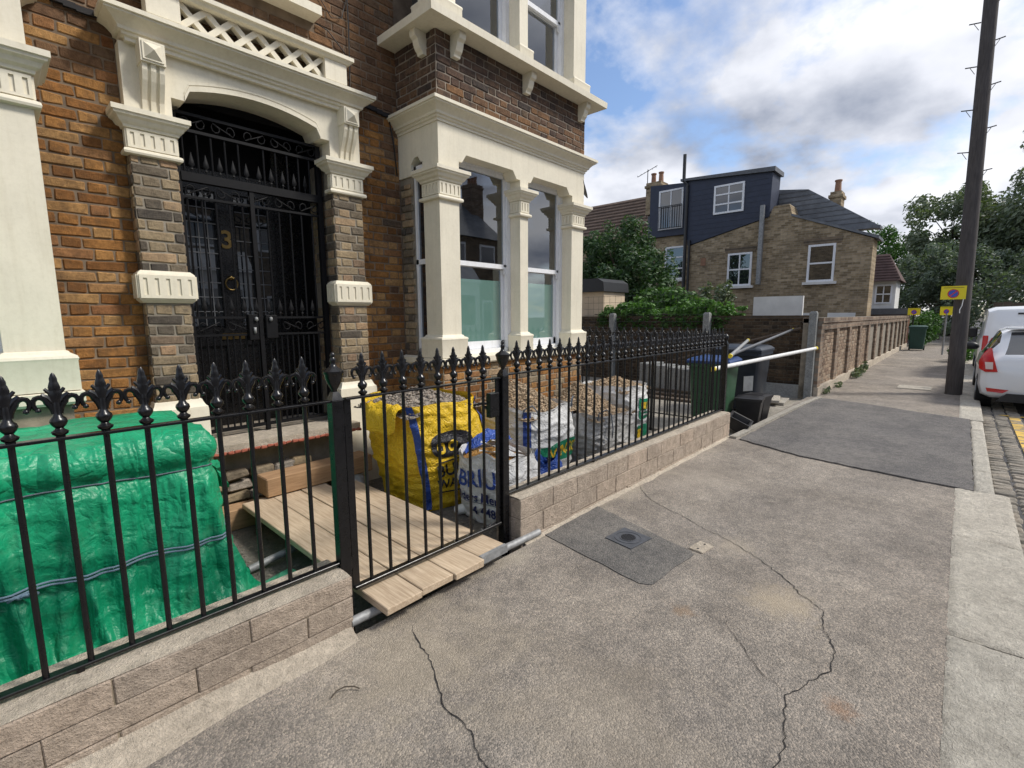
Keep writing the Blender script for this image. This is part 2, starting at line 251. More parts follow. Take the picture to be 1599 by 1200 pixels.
# ------------------------------------------------------------------ mesh helpers
class MB:
    def __init__(s): s.v = []; s.f = []; s.m = []; s.r = None
    def add(s, vs, fs, mi=0):
        b = len(s.v); s.v.extend([tuple(v) for v in vs]); s.f.extend([tuple(i+b for i in f) for f in fs]); s.m.extend([mi]*len(fs)); return s
    def box(s, x0, x1, y0, y1, z0, z1, mi=0):
        return s.add([(x0, y0, z0), (x1, y0, z0), (x1, y1, z0), (x0, y1, z0), (x0, y0, z1), (x1, y0, z1), (x1, y1, z1), (x0, y1, z1)],
                     [(0, 3, 2, 1), (4, 5, 6, 7), (0, 1, 5, 4), (1, 2, 6, 5), (2, 3, 7, 6), (3, 0, 4, 7)], mi)
    def cbox(s, x0, x1, y0, y1, z0, z1, c=.004, jit=0, mi=0):
        cx, cy, cz = (x0+x1)/2, (y0+y1)/2, (z0+z1)/2; hx, hy, hz = (x1-x0)/2, (y1-y0)/2, (z1-z0)/2
        c = min(c, hx*.6, hy*.6, hz*.6); vs = []; ix = {}
        for sx in (-1, 1):
            for sy in (-1, 1):
                for sz in (-1, 1):
                    j = Vector((random.uniform(-jit, jit), random.uniform(-jit, jit)*.4, random.uniform(-jit, jit))) if jit else Vector()
                    for k in range(3):
                        d = [hx-c, hy-c, hz-c]; d[k] += c
                        ix[sx, sy, sz, k] = len(vs); vs.append(Vector((cx+sx*d[0], cy+sy*d[1], cz+sz*d[2]))+j)
        fs = []
        for k in range(3):
            a, b = (k+1) % 3, (k+2) % 3
            for sg in (-1, 1):
                q = []
                for u, w in ((-1, -1), (1, -1), (1, 1), (-1, 1)):
                    t = [0, 0, 0]; t[k] = sg; t[a] = u; t[b] = w; q.append(ix[t[0], t[1], t[2], k])
                fs.append(q if sg > 0 else q[::-1])
            for u in (-1, 1):
                for w in (-1, 1):
                    t0 = [0, 0, 0]; t1 = [0, 0, 0]; t0[k] = -1; t1[k] = 1
                    for t in (t0, t1): t[a] = u; t[b] = w
                    fs.append((ix[(*t0, a)], ix[(*t1, a)], ix[(*t1, b)], ix[(*t0, b)]))
        for sx in (-1, 1):
            for sy in (-1, 1):
                for sz in (-1, 1): fs.append(tuple(ix[sx, sy, sz, k] for k in range(3)))
        return s.add(vs, fs, mi)
    def tube(s, pts, r, seg=8, caps=True, mi=0):
        pts = [Vector(p) for p in pts]; n = len(pts); rs = r if isinstance(r, (list, tuple)) else [r]*n
        vs = []; fs = []; prev = None
        for i, p in enumerate(pts):
            t = (pts[min(i+1, n-1)]-pts[max(i-1, 0)]).normalized()
            if prev is None:
                a = Vector((0, 0, 1)) if abs(t.z) < .9 else Vector((1, 0, 0)); u = t.cross(a).normalized()
            else: u = (prev-t*prev.dot(t)).normalized()
            prev = u; w = t.cross(u)
            for k in range(seg):
                an = 2*math.pi*k/seg; vs.append(p+(u*math.cos(an)+w*math.sin(an))*rs[i])
        for i in range(n-1):
            for k in range(seg): fs.append((i*seg+k, i*seg+(k+1) % seg, (i+1)*seg+(k+1) % seg, (i+1)*seg+k))
        if caps: fs.append(tuple(range(seg))[::-1]); fs.append(tuple((n-1)*seg+k for k in range(seg)))
        return s.add(vs, fs, mi)
    def lathe(s, prof, seg=12, o=(0, 0, 0), mi=0, sq=False, squash=(1, 1)):
        vs = []; fs = []
        for r, z in prof:
            for k in range(seg):
                an = 2*math.pi*(k+.5)/seg; q = 1/max(abs(math.cos(an)), abs(math.sin(an))) if sq else 1
                vs.append((o[0]+r*q*math.cos(an)*squash[0], o[1]+r*q*math.sin(an)*squash[1], o[2]+z))
        n = len(prof)
        for i in range(n-1):
            for k in range(seg): fs.append((i*seg+k, i*seg+(k+1) % seg, (i+1)*seg+(k+1) % seg, (i+1)*seg+k))
        fs.append(tuple(range(seg))[::-1]); fs.append(tuple((n-1)*seg+k for k in range(seg)))
        return s.add(vs, fs, mi)
    def loft(s, x0, x1, y0, y1, lv, mi=0):        # stacked rectangles: (offset, z)
        vs = []; fs = []
        for o_, z in lv: vs += [(x0-o_, y0-o_, z), (x1+o_, y0-o_, z), (x1+o_, y1+o_, z), (x0-o_, y1+o_, z)]
        n = len(lv)
        for i in range(n-1):
            for k in range(4): fs.append((i*4+k, i*4+(k+1) % 4, (i+1)*4+(k+1) % 4, (i+1)*4+k))
        fs.append((3, 2, 1, 0)); fs.append(tuple((n-1)*4+k for k in range(4)))
        return s.add(vs, fs, mi)
    def sweep(s, path, prof, mi=0):               # plan path, profile (out, z); outward is right of the path; open profile, closed to the path line
        P = [Vector(p) for p in path]; n = len(P); nr = []
        for i in range(n-1):
            d = (P[i+1]-P[i]).normalized(); nr.append(Vector((d.y, -d.x)))
        prof = [(-.02, prof[0][1])]+list(prof)+[(-.02, prof[-1][1])]; m = len(prof); vs = []; fs = []
        for i in range(n):
            if i == 0: q = nr[0]
            elif i == n-1: q = nr[-1]
            else:
                q = nr[i-1]+nr[i]; q = q/max(1e-6, q.dot(nr[i]))
            for o_, z in prof: vs.append((P[i].x+q.x*o_, P[i].y+q.y*o_, z))
        for i in range(n-1):
            for k in range(m): fs.append((i*m+k, i*m+(k+1) % m, (i+1)*m+(k+1) % m, (i+1)*m+k))
        fs.append(tuple(range(m))); fs.append(tuple((n-1)*m+k for k in range(m))[::-1])
        return s.add(vs, fs, mi)
    def prism(s, poly, axis, a0, a1, mi=0):       # 2-D polygon extruded along an axis
        n = len(poly); vs = []
        for a in (a0, a1):
            for p, q in poly: vs.append((a, p, q) if axis == 'x' else (p, a, q) if axis == 'y' else (p, q, a))
        fs = [tuple(range(n))[::-1], tuple(range(n, 2*n))]+[(k, (k+1) % n, n+(k+1) % n, n+k) for k in range(n)]
        return s.add(vs, fs, mi)
    def grid(s, fn, nu, nv, closed_u=False, mi=0):
        vs = [fn(i/(nu if closed_u else nu-1), j/(nv-1)) for j in range(nv) for i in range(nu)]; fs = []
        for j in range(nv-1):
            for i in range(nu if closed_u else nu-1): fs.append((j*nu+i, j*nu+(i+1) % nu, (j+1)*nu+(i+1) % nu, (j+1)*nu+i))
        return s.add(vs, fs, mi)
    def mesh(s, name, mats, smooth=False, recalc=True, rnd=None):
        me = bpy.data.meshes.new(name); me.from_pydata(s.v, [], s.f)
        for k in ([mats] if isinstance(mats, str) else mats): me.materials.append(MATS[k])
        if any(s.m): me.polygons.foreach_set('material_index', s.m)
        if recalc and len(s.f) < 40000:
            b = bmesh.new(); b.from_mesh(me); bmesh.ops.recalc_face_normals(b, faces=b.faces); b.to_mesh(me); b.free()
        if smooth is True: me.polygons.foreach_set('use_smooth', [True]*len(me.polygons))
        elif smooth: me.shade_smooth() if False else smooth_angle(me, smooth)
        if rnd is not None:
            a = me.attributes.new('rnd', 'FLOAT', 'FACE'); a.data.foreach_set('value', rnd)
        me.update(); return me
    def build(s, name, mats, parent=None, smooth=False, recalc=True, rnd=None, kind=None):
        return link(name, s.mesh(name, mats, smooth, recalc, rnd), parent, kind)
def smooth_angle(me, deg):
    me.polygons.foreach_set('use_smooth', [True]*len(me.polygons)); b = bmesh.new(); b.from_mesh(me); lim = math.radians(deg)
    for e in b.edges:
        if len(e.link_faces) == 2 and e.calc_face_angle(0) > lim: e.smooth = False
    b.to_mesh(me); b.free()
def link(name, me, parent=None, kind=None):
    o = bpy.data.objects.new(name, me); COL.objects.link(o)
    if parent:
        o.parent = parent
        if parent.name in WORLDP: o.matrix_parent_inverse = WORLDP[parent.name].inverted()
    if kind: o['kind'] = kind
    return o
WORLDP = {}
def tag(o, label, cat, group=None):
    o['label'] = label; o['category'] = cat
    if group: o['group'] = group
    return o
def thing(name, label, cat, loc=(0, 0, 0), group=None, rz=0, world=False):
    o = bpy.data.objects.new(name, None); COL.objects.link(o); o.location = loc; o.rotation_euler = (0, 0, rz); o.empty_display_size = .1
    if world: WORLDP[o.name] = Matrix.Translation(loc) @ Matrix.Rotation(rz, 4, 'Z')
    return tag(o, label, cat, group)
def local(o, x, y, z): return (x-o.location.x, y-o.location.y, z-o.location.z)
def nz(x, y=0, z=0): return noise.noise(Vector((x, y, z)))
_ico = bmesh.new(); bmesh.ops.create_icosphere(_ico, subdivisions=1, radius=1); ICO_V = [v.co.copy() for v in _ico.verts]; ICO_F = [tuple(v.index for v in f.verts) for f in _ico.faces]; _ico.free()
def pebble(mb, c, r, flat=.75):
    R_ = Matrix.Rotation(random.uniform(0, 6.3), 3, 'Z') @ Matrix.Rotation(random.uniform(-.7, .7), 3, 'X'); s = Vector((random.uniform(.7, 1.35), random.uniform(.6, 1.1), random.uniform(.45, .9)*flat))*r
    mb.add([Vector(c)+R_ @ Vector((v.x*s.x*random.uniform(.8, 1.15), v.y*s.y*random.uniform(.8, 1.15), v.z*s.z)) for v in ICO_V], ICO_F)
def text_mesh(txt, size):
    cu = bpy.data.curves.new('t', 'FONT'); cu.body = txt; cu.size = size; cu.offset = size*.018; cu.resolution_u = 3
    o = bpy.data.objects.new('t', cu); COL.objects.link(o); dg = bpy.context.evaluated_depsgraph_get(); dg.update()
    me = bpy.data.meshes.new_from_object(o.evaluated_get(dg)); bpy.data.objects.remove(o); bpy.data.curves.remove(cu)
    b = bmesh.new(); b.from_mesh(me); bmesh.ops.triangulate(b, faces=b.faces); bmesh.ops.subdivide_edges(b, edges=[e for e in b.edges if e.calc_length() > size*.12], cuts=2, use_grid_fill=False); bmesh.ops.triangulate(b, faces=b.faces)
    vs = [v.co.copy() for v in b.verts]; fs = [tuple(v.index for v in f.verts) for f in b.faces]; b.free(); bpy.data.meshes.remove(me)
    return vs, fs

# ------------------------------------------------------------------ brickwork: real bricks, sorted so the largest in view are single objects
BRICK_V = {}
def brick_mesh(kind, mat):
    if (kind, mat) not in BRICK_V:
        ln = {'s': .215, 'h': .1025}[kind]; BRICK_V[kind, mat] = []
        for k in range(5):
            mb = MB(); mb.cbox(-ln/2, ln/2, 0, .09, -.0325, .0325, .0065, .004); BRICK_V[kind, mat].append(mb.mesh('brick', mat))
    return BRICK_V[kind, mat]
class Bricks:
    def __init__(s): s.l = []
    def wall(s, parent, o, ax, n, u0, u1, z0, z1, mat, holes=(), proud=.0075, phase=0):
        # o origin in plan, ax unit along wall, n outward normal; bricks laid in Flemish bond
        i = int(math.floor(z0/.075)); i0 = i
        while i*.075 < z1-.02:
            za = max(z0, i*.075+.005); zb = min(z1, i*.075+.07); per = .3375
            if zb-za > .02:
                u = math.floor(u0/per)*per-(per/2 if i % 2 else 0)-per+phase
                while u < u1:
                    for ln in (.215, .1025):
                        a, b = max(u, u0+.004), min(u+ln, u1-.004); u += ln+.01
                        if b-a < .025: continue
                        m = (a+b)/2; zm = (za+zb)/2
                        mt = mat(m, zm) if callable(mat) else mat
                        if any(h[0] < m < h[1] and h[2] < zm < h[3] for h in holes): continue
                        s.l.append((parent, Vector((o[0]+ax[0]*m, o[1]+ax[1]*m, zm)), b-a, zb-za, math.atan2(ax[1], ax[0]), n, mt, proud))
            i += 1
    def emit(s, limit, stuff_parent, stuffname='brickwork'):
        C = cam.matrix_world.translation
        def key(b):
            p = b[1]-C; d = p.length; f_ = (fwd.dot(p) > .1)
            if not f_: return 1e9
            x = right.dot(p)/fwd.dot(p); y = up.dot(p)/fwd.dot(p)
            vis = abs(x) < 1.08 and abs(y) < .82
            return d/max(.15, abs(Vector((b[5][0], b[5][1], 0)).dot(p.normalized()))) * (1 if vis else 50)
        s.l.sort(key=key); rest = {}
        for i, (par, p, ln, ht, an, n, mat, pr) in enumerate(s.l):
            kind = 's' if ln > .13 else 'h'; me = random.choice(brick_mesh(kind, mat)); base = .215 if kind == 's' else .1025
            pos = p+Vector((n[0], n[1], 0))*(pr+random.uniform(-.002, .002)); rot = math.atan2(n[1], n[0])+math.pi/2
            M = Matrix.Translation(pos) @ Matrix.Rotation(rot, 4, 'Z') @ Matrix.Rotation(random.uniform(-.008, .008), 4, 'Y') @ Matrix.Diagonal((ln/base, 1, ht/.065, 1))
            if i < limit:
                o = link('brick', me, par); o.matrix_world = M
            else:
                k = (stuff_parent or par, mat); mb, r = rest.setdefault(k, (MB(), [])); f0 = len(mb.f)
                mb.add([M @ v.co for v in me.vertices], [tuple(q.vertices) for q in me.polygons]); r.extend([random.random()]*(len(mb.f)-f0))
        for (par, mat), (mb, r) in rest.items(): mb.build(stuffname, mat, par, recalc=False, rnd=r, kind='stuff')
# ------------------------------------------------------------------ ground, road, pavement
def sheet(name, poly, z, mat, parent=None, kind='structure'):
    mb = MB(); mb.add([(x, y, z) for x, y in poly], [tuple(range(len(poly)))]); o = mb.build(name, mat, parent, recalc=False)
    if o.data.polygons[0].normal.z < 0: o.data.flip_normals()
    if kind and not parent: o['kind'] = kind
    return o
sheet('ground', [(-600, -600), (900, -600), (900, 600), (-600, 600)], -.30, 'soil')
sheet('road', [(-30, -7.2), (140, -7.2), (140, -.30), (-30, -.30)], -.12, 'asphalt_road')
# near pavement, slightly uneven
pv = MB(); xs = [-8, -4, -2, -1]+[-.5+.25*i for i in range(66)]+[17, 20, 25, 32, 42, 60, 100, 140]; ys = [-.09+.1655*i for i in range(14)]
def pz(x, y): return .006*nz(x*.7, y*.9, 3.1)+.003*nz(x*2.1, y*2.1, 7)
for x in xs:
    for y in ys: pv.v.append((x, y, pz(x, y)))
for i in range(len(xs)-1):
    for j in range(len(ys)-1): pv.f.append((i*14+j, (i+1)*14+j, (i+1)*14+j+1, i*14+j+1)); pv.m.append(0)
PAVE = pv.build('pavement', 'asphalt_pink', smooth=True, kind='structure')
slab = MB(); slab.box(-8, 140, -.085, 2.05, -.28, -.03); slab.build('pavement_edge', 'soil', PAVE)
def ragged(poly, amp=.012, step=.06):
    out_ = []
    for i in range(len(poly)):
        a, b = Vector(poly[i]), Vector(poly[(i+1) % len(poly)]); n = max(1, int((b-a).length/step)); d = (b-a).normalized(); q = Vector((-d.y, d.x))
        for k in range(n):
            p = a+(b-a)*k/n; out_.append(p+q*amp*nz(p.x*9, p.y*9, 2)*2)
    return out_
def raised(name, poly, h, mat, parent, base=-.01, amp=.012):
    mb = MB(); P = ragged(poly, amp); n = len(P)
    vs = [(p.x, p.y, base) for p in P]+[(p.x, p.y, h+pz(p.x, p.y)) for p in P]
    mb.add(vs, [tuple(range(n, 2*n))]+[(k, (k+1) % n, n+(k+1) % n, n+k) for k in range(n)]); return mb.build(name, mat, parent)
raised('asphalt_patch', [(6.28, 1.93), (5.95, 1.2), (5.8, .3), (5.74, -.20), (9.7, -.20), (9.95, .5), (10.3, 1.2), (10.45, 1.84), (8.4, 1.9)], .016, 'asphalt_new', PAVE)
raised('asphalt_patch', [(2.56, 2.06), (2.43, 1.25), (2.47, 1.19), (2.98, 1.16), (3.02, 1.2), (3.25, 2.06)], .0055, 'asphalt_patch', PAVE, amp=.004)
def crack(pts, w):
    mb = MB(); pp = []
    for i in range(len(pts)-1):
        a, b = Vector(pts[i]), Vector(pts[i+1]); n = max(2, int((b-a).length/.022))
        for k in range(n):
            p = a+(b-a)*k/n; d = (b-a).normalized(); q = Vector((-d.y, d.x)); pp.append(p+q*(.028*nz(p.x*5, p.y*5)+.016*nz(p.x*30, p.y*30)))
    for i, p in enumerate(pp):
        d = (pp[min(i+1, len(pp)-1)]-pp[max(i-1, 0)]).normalized(); q = Vector((-d.y, d.x)); ww = w*(.45+1.1*abs(nz(p.x*17, p.y*17, 5)))*min(1, (i+2)/8, (len(pp)-i)/8)
        for sg in (-1, 1): r = p+q*sg*ww*.5; mb.v.append((r.x, r.y, pz(r.x, r.y)+.0035))
    for i in range(len(pp)-1): mb.f.append((2*i, 2*i+2, 2*i+3, 2*i+1)); mb.m.append(0)
    mb.build('crack', 'crack', PAVE)
crack([(3.95, 2.05), (3.72, 1.85), (3.56, 1.566), (3.40, 1.2), (3.23, .85), (3.02, .6), (2.84, .41), (2.6, .32), (2.36, .283), (2.2, .33), (2.077, .403), (1.9, .36), (1.69, .339), (1.45, .36)], .006)
crack([(1.30, 1.93), (1.24, 1.7), (1.10, 1.38), (1.02, 1.05), (.9, .8)], .006); crack([(2.10, .42), (2.25, .62), (2.45, .78)], .004)
# inspection covers
cv = tag(MB().build('inspection_cover', 'iron_cover'), 'square grey iron inspection cover set in the dark asphalt patch', 'cover')
mb = MB(); q = [(2.796, 1.709), (3.033, 1.693), (3.006, 1.461), (2.765, 1.491)]; ctr = Vector((2.9, 1.588)); mb.prism(q, 'z', -.02, .0125); cv.data = mb.mesh('inspection_cover', 'iron_cover')
rg = MB()
for r0, r1, z1 in ((.094, .086, .0155), (.06, .053, .0155)):
    for k in range(28):
        a, b = 2*math.pi*k/28, 2*math.pi*(k+1)/28; rg.prism([(ctr.x+r*math.cos(t), ctr.y+r*math.sin(t)) for r, t in ((r0, a), (r0, b), (r1, b), (r1, a))], 'z', .012, z1)
rg.build('raised_ring', 'iron_cover', cv)
rb = MB()
for k in range(-3, 4): ln = math.sqrt(max(0, .05**2-(k*.014)**2)); rb.box(ctr.x+k*.014-.003, ctr.x+k*.014+.003, ctr.y-ln, ctr.y+ln, .012, .0148)
rb.build('tread_rib', 'dark_line', cv)
sc_ = thing('stopcock_cover', 'small pale rectangular stopcock cover in the pavement', 'cover', (3.115, 1.159, 0))
mb = MB(); mb.cbox(-.075, .075, -.05, .05, -.02, .011, .004); mb.build('lid', 'cement_cap', sc_).rotation_euler = (0, 0, -.12)
mb = MB(); [mb.lathe([(.008, .010), (.008, .0125)], 8, (x, 0, 0)) for x in (-.045, .045)]; mb.build('key_hole', 'dark_line', sc_).rotation_euler = (0, 0, -.12)
cvr = thing('utility_cover', 'pale stone utility cover lying by the leaning timber pole', 'cover', (13.25, .66, 0)); mb = MB(); mb.cbox(-.28, .28, -.3, .26, -.03, .022, .01); mb.build('slab', 'pale_slab', cvr)
# kerb and gutter
kb = MB(); kb.box(-8, 140, -.30, -.085, -.26, -.05); KERB = kb.build('kerb', 'mortar_grey', kind='structure')
def kstone(x0, x1, y0, y1, h=.012):
    mb = MB(); n = max(4, int((x1-x0)/.022)); g = .005
    def top(u, v): 
        x = x0+g+(x1-x0-2*g)*u; y = y0+(y1-y0)*v; e = min(u*(x1-x0), (1-u)*(x1-x0), v*(y1-y0), (1-v)*(y1-y0)); rnd_ = .012*max(0, 1-e/.022)**2
        return (x, y, h-rnd_+.006*nz(x*7, y*7, 1)+.005*nz(x*24, y*34, 4)+.0045*nz(x*55, y*70, 6))
    nv = 16; mb.grid(top, n, nv); k = len(mb.v); per = [i for i in range(n)]+[j*n+n-1 for j in range(1, nv)]+[(nv-1)*n+i for i in range(n-2, -1, -1)]+[j*n for j in range(nv-2, 0, -1)]
    low = [(mb.v[i][0], mb.v[i][1], -.17) for i in per]; mb.v.extend(low)
    for i in range(len(per)): j = (i+1) % len(per); mb.f.append((per[i], per[j], k+j, k+i)); mb.m.append(0)
    mb.build('kerb_stone', 'granite_kerb', KERB, smooth=40)
x = -1.3
for ln in (1.3, 1.62, 1.42, 1.45, 1.28): kstone(x, x+ln, -.415+random.uniform(-.008, .008), -.072+random.uniform(-.012, .006)); x += ln
x = 5.78
while x < 9.6: kstone(x, min(x+.78, 9.72), -.335, -.205, .006); x += .78
x = 9.74
while x < 34: kstone(x, x+.88, -.345, -.08); x += .88
gb = MB(); gb.box(-3, 60, -.84, -.345, -.25, -.126); GUT = gb.build('gutter', 'soil', kind='structure')
SV = []
for k in range(5): mb = MB(); mb.cbox(-.055, .055, -.075, .075, -.05, .0, .014, .007); SV.append(mb.mesh('sett', 'sett_stone', 40))
cnt = 0; x = 2.6
while x < 14 and cnt < 290:
    for r in range(3):
        o = link('sett', random.choice(SV), GUT); o.location = (x+random.uniform(-.01, .01), -.42-.163*r+random.uniform(-.008, .008), -.103+random.uniform(-.006, .004)); o.rotation_euler = (random.uniform(-.03, .03), random.uniform(-.03, .03), random.uniform(-.05, .05)); cnt += 1
    x += .122
mb = MB(); mb.add([(5.2, -.80, -.108), (11.2, -.80, -.108), (11.2, -.68, -.108), (5.2, -.68, -.108)], [(0, 1, 2, 3)]); ymk = mb.build('bay_marking', 'road_yellow', bpy.data.objects['road'])
mb = MB(); mb.add([(11.2, -2.9, -.1075), (11.3, -2.9, -.1075), (11.3, -.56, -.1075), (11.2, -.56, -.1075)], [(0, 1, 2, 3)]); mb.build('bay_marking', 'road_yellow', bpy.data.objects['road'])
# far side of the road
op = MB(); op.box(-30, 140, -9.4, -7.2, -.28, 0); op.build('far_pavement', 'asphalt_pink', kind='structure')
# front garden
gd = MB(); gd.box(-4, 6.37, 1.955, 5.2, -.28, -.09); GARD = gd.build('garden_ground', 'gravel', kind='structure')
gr = MB(); rr = []
random.seed(11)
for k in range(5200):
    x, y = random.uniform(-.2, 5.6), random.uniform(2.0, 4.3)
    if 1.25 < x < 2.05 and y > 2.3: continue
    n0 = len(gr.f); pebble(gr, (x, y, -.088), random.uniform(.007, .017)); rr.extend([random.random()]*(len(gr.f)-n0))
tag(gr.build('gravel', 'gravel', None, recalc=False, rnd=rr, kind='stuff'), 'loose grey gravel on the front garden floor', 'gravel')
yd = MB(); yd.box(6.45, 10.95, 1.90, 9, -.28, -.07); yd.build('yard_floor', 'yard_concrete', kind='structure')
ed = tag(MB().build('edging_strip', 'pale_slab'), 'pale concrete edging strip along the raised pavement beside the bins', 'edging')
mb = MB(); P_ = [(6.30, 2.03), (7.4, 2.0), (8.6, 1.97), (9.6, 1.93), (10.5, 1.86)]
for i in range(4):
    (a, b), (c, d) = P_[i], P_[i+1]; mb.prism([(a, b-.05), (c, d-.05), (c, d+.03), (a, b+.03)], 'z', -.2, .028+.001*i)
ed.data = mb.mesh('edging_strip', 'pale_slab')

def fillet(label, x0, x1, h0, h1, w0, yb):
    m = MB(); n = int((x1-x0)/.04)
    def fn(u, v):
        x = x0+(x1-x0)*u; h = (h0+(h1-h0)*u)*(1+.35*nz(x*3, 2)); w_ = w0*(1+.5*nz(x*2.3, 5)); y = yb-w_*(1-v); return (x, y, -.004+pz(x, y)+(h+.004)*v**1.7+.006*nz(x*14, y*14, 3)*v)
    m.grid(fn, n, 9); return tag(m.build('cement_fillet', 'cement_cap', smooth=True), label, 'fillet')
fillet('crumbly cement fillet at the foot of the low wall under the tarp railing', -1.6, 1.07, .115, .04, .13, 2.085)
fillet('thin cement fillet at the foot of the long low wall', 2.36, 6.36, .018, .02, .06, 2.095)
# ------------------------------------------------------------------ the house
random.seed(21)
HOUSE = thing('terraced_house', 'brown brick Victorian house with cream stucco porch and square bay windows', 'house', (1.69, 4.45, 0), world=True)
BR = Bricks()
WY = 4.45
w = MB()
for x0, x1, z0, z1 in ((-2.6, .80, -.2, 6.6), (2.575, 5.45, -.2, 6.6), (.80, 2.575, 3.30, 6.6)): w.box(x0, x1, WY, WY+.22, z0, z1)
WALL = w.build('wall', 'mortar_dark', HOUSE)
w = MB(); w.box(5.28, 5.50, 4.46, 10, -.2, 6.9); w.box(-2.6, -2.38, 4.68, 10, -.2, 6.9); w.box(-2.6, 5.5, 9.8, 10, -.2, 6.9); w.build('flank_wall', 'stock_brick_far_y', HOUSE)
w = MB(); w.prism([(4.25, 6.62), (7.2, 9.2), (10.2, 6.62)], 'x', -2.7, 5.6); w.build('roof', 'slate_grey', HOUSE)
def mat_wall(u, z): 
    t = z+.18*nz(u*3, z*2, 1)+random.uniform(-.12, .12)
    if t > 3.58: return 'brick_brown'
    if t > 3.2 and random.random() < .55: return 'brick_brown'
    if t < .9 and random.random() < .4: return 'brick_grey'
    if u > 2.9 and random.random() < .3: return 'brick_brown'
    return 'brick_ochre'
BR.wall(WALL, (0, WY), (1, 0), (0, -1), .30, .80, .1, 5.0, mat_wall)
BR.wall(WALL, (0, WY), (1, 0), (0, -1), 2.575, 3.085, .1, 5.1, mat_wall)
BR.wall(WALL, (0, WY), (1, 0), (0, -1), .80, 2.575, 3.42, 5.0, mat_wall, holes=[(1.12, 2.24, 4.02, 6)])
for x0, x1 in ((.30, .80), (2.575, 3.085)):
    n = 8; sc = MB()
    for k in range(n): a = x0+(x1-x0)*k/n; b = x0+(x1-x0)*(k+1)/n; d = .012*math.sin(k*.9); sc.box(a, b, WY-.035, WY+.01, 3.548+d, 3.585+d)
    sc.build('dark_strip', 'dark_line', WALL)  # thin wavy dark strip standing proud of the brickwork
# --- fluted block: strips proud of a core leave real slots
def flutes(mb, x0, x1, z0, z1, y, n, slot, th=.009, sx=None):
    # front face (facing -Y) when sx is None, else a face at x = sx whose strips run along Y from x0 to x1
    p = (x1-x0)/n
    def bb(a, b, c, d):
        if sx is None: mb.box(a, b, y-th, y+.001, c, d)
        else: mb.box(sx[0]-th if sx[1] < 0 else sx[0]-.001, sx[0]+.001 if sx[1] < 0 else sx[0]+th, a, b, c, d)
    m = (z1-z0)*.14
    bb(x0, x1, z0, z0+m); bb(x0, x1, z1-m, z1)
    for k in range(n+1):
        a = x0 if k == 0 else x0+k*p-(p-slot)/2; b = x1 if k == n else x0+k*p+(p-slot)/2
        bb(a, b, z0+m, z1-m)
CAP = [(.004, 2.675), (.03, 2.682), (.034, 2.695), (.03, 2.71), (.006, 2.722), (.006, 2.845), (.022, 2.852), (.026, 2.868), (.045, 2.882), (.056, 2.905), (.075, 2.918), (.078, 2.932), (.088, 2.936), (.088, 2.968)]
def capital(mb, x0, x1, y0, y1, n, side=True, dz=0):
    mb.loft(x0, x1, y0, y1, [(o_, z+dz) for o_, z in CAP])
    flutes(mb, x0-.005, x1+.005, 2.725+dz, 2.842+dz, y0-.006, n, (x1-x0)/n*.42)
    if side: flutes(mb, y0-.005, y1+.005, 2.725+dz, 2.842+dz, 0, max(2, int(n*(y1-y0)/(x1-x0)+.5)), (x1-x0)/n*.42, sx=(x0-.006, -1)); flutes(mb, y0-.005, y1+.005, 2.725+dz, 2.842+dz, 0, max(2, int(n*(y1-y0)/(x1-x0)+.5)), (x1-x0)/n*.42, sx=(x1+.006, 1))
# --- porch pillars
def pillar(x0, x1, inner):
    c = MB(); c.box(x0+.004, x1-.004, 4.338, 4.80, -.2, 2.97); P = c.build('porch_pillar', 'mortar_grey', HOUSE)
    for z0, z1 in ((.92, 1.665), (1.89, 2.68)):
        g = lambda u, z: 'brick_grey'
        BR.wall(P, (0, 4.338), (1, 0), (0, -1), x0, x1, z0, z1, 'brick_grey', phase=x0 % .3375)
        for xx, n, y1 in ((x0+.004, (-1, 0), 4.45 if inner == 'r' else 4.80), (x1-.004, (1, 0), 4.80 if inner == 'r' else 4.45)):
            BR.wall(P, (xx, 0), (0, 1), n, 4.336, y1, z0, z1, 'brick_grey', phase=.11)
    m = MB(); capital(m, x0, x1, 4.338, 4.39, 5); m.build('capital', 'cream_stucco', P, smooth=30)
    m = MB(); a, b, y = x0, x1, 4.338
    m.loft(a, b, y, 4.43, [(.012, 1.662), (.034, 1.684), (.038, 1.70), (.038, 1.855), (.034, 1.871), (.012, 1.893)])
    flutes(m, a-.03, b+.03, 1.695, 1.86, y-.038, 5, .024); flutes(m, y-.03, 4.46, 1.695, 1.86, 0, 2, .024, sx=(a-.038, -1)); flutes(m, y-.03, 4.46, 1.695, 1.86, 0, 2, .024, sx=(b+.038, 1))
    m.build('band', 'cream_stucco', P)
    m = MB(); m.loft(a, b, y, 4.43, [(.004, .93), (.012, .925), (.018, .905), (.03, .88), (.042, .868), (.045, .845), (.045, .20), (.06, .17), (.06, -.15)][::-1]); m.build('base', 'cream_stucco', P, smooth=30)
pillar(.797, 1.078, 'r'); pillar(2.278, 2.575, 'l')
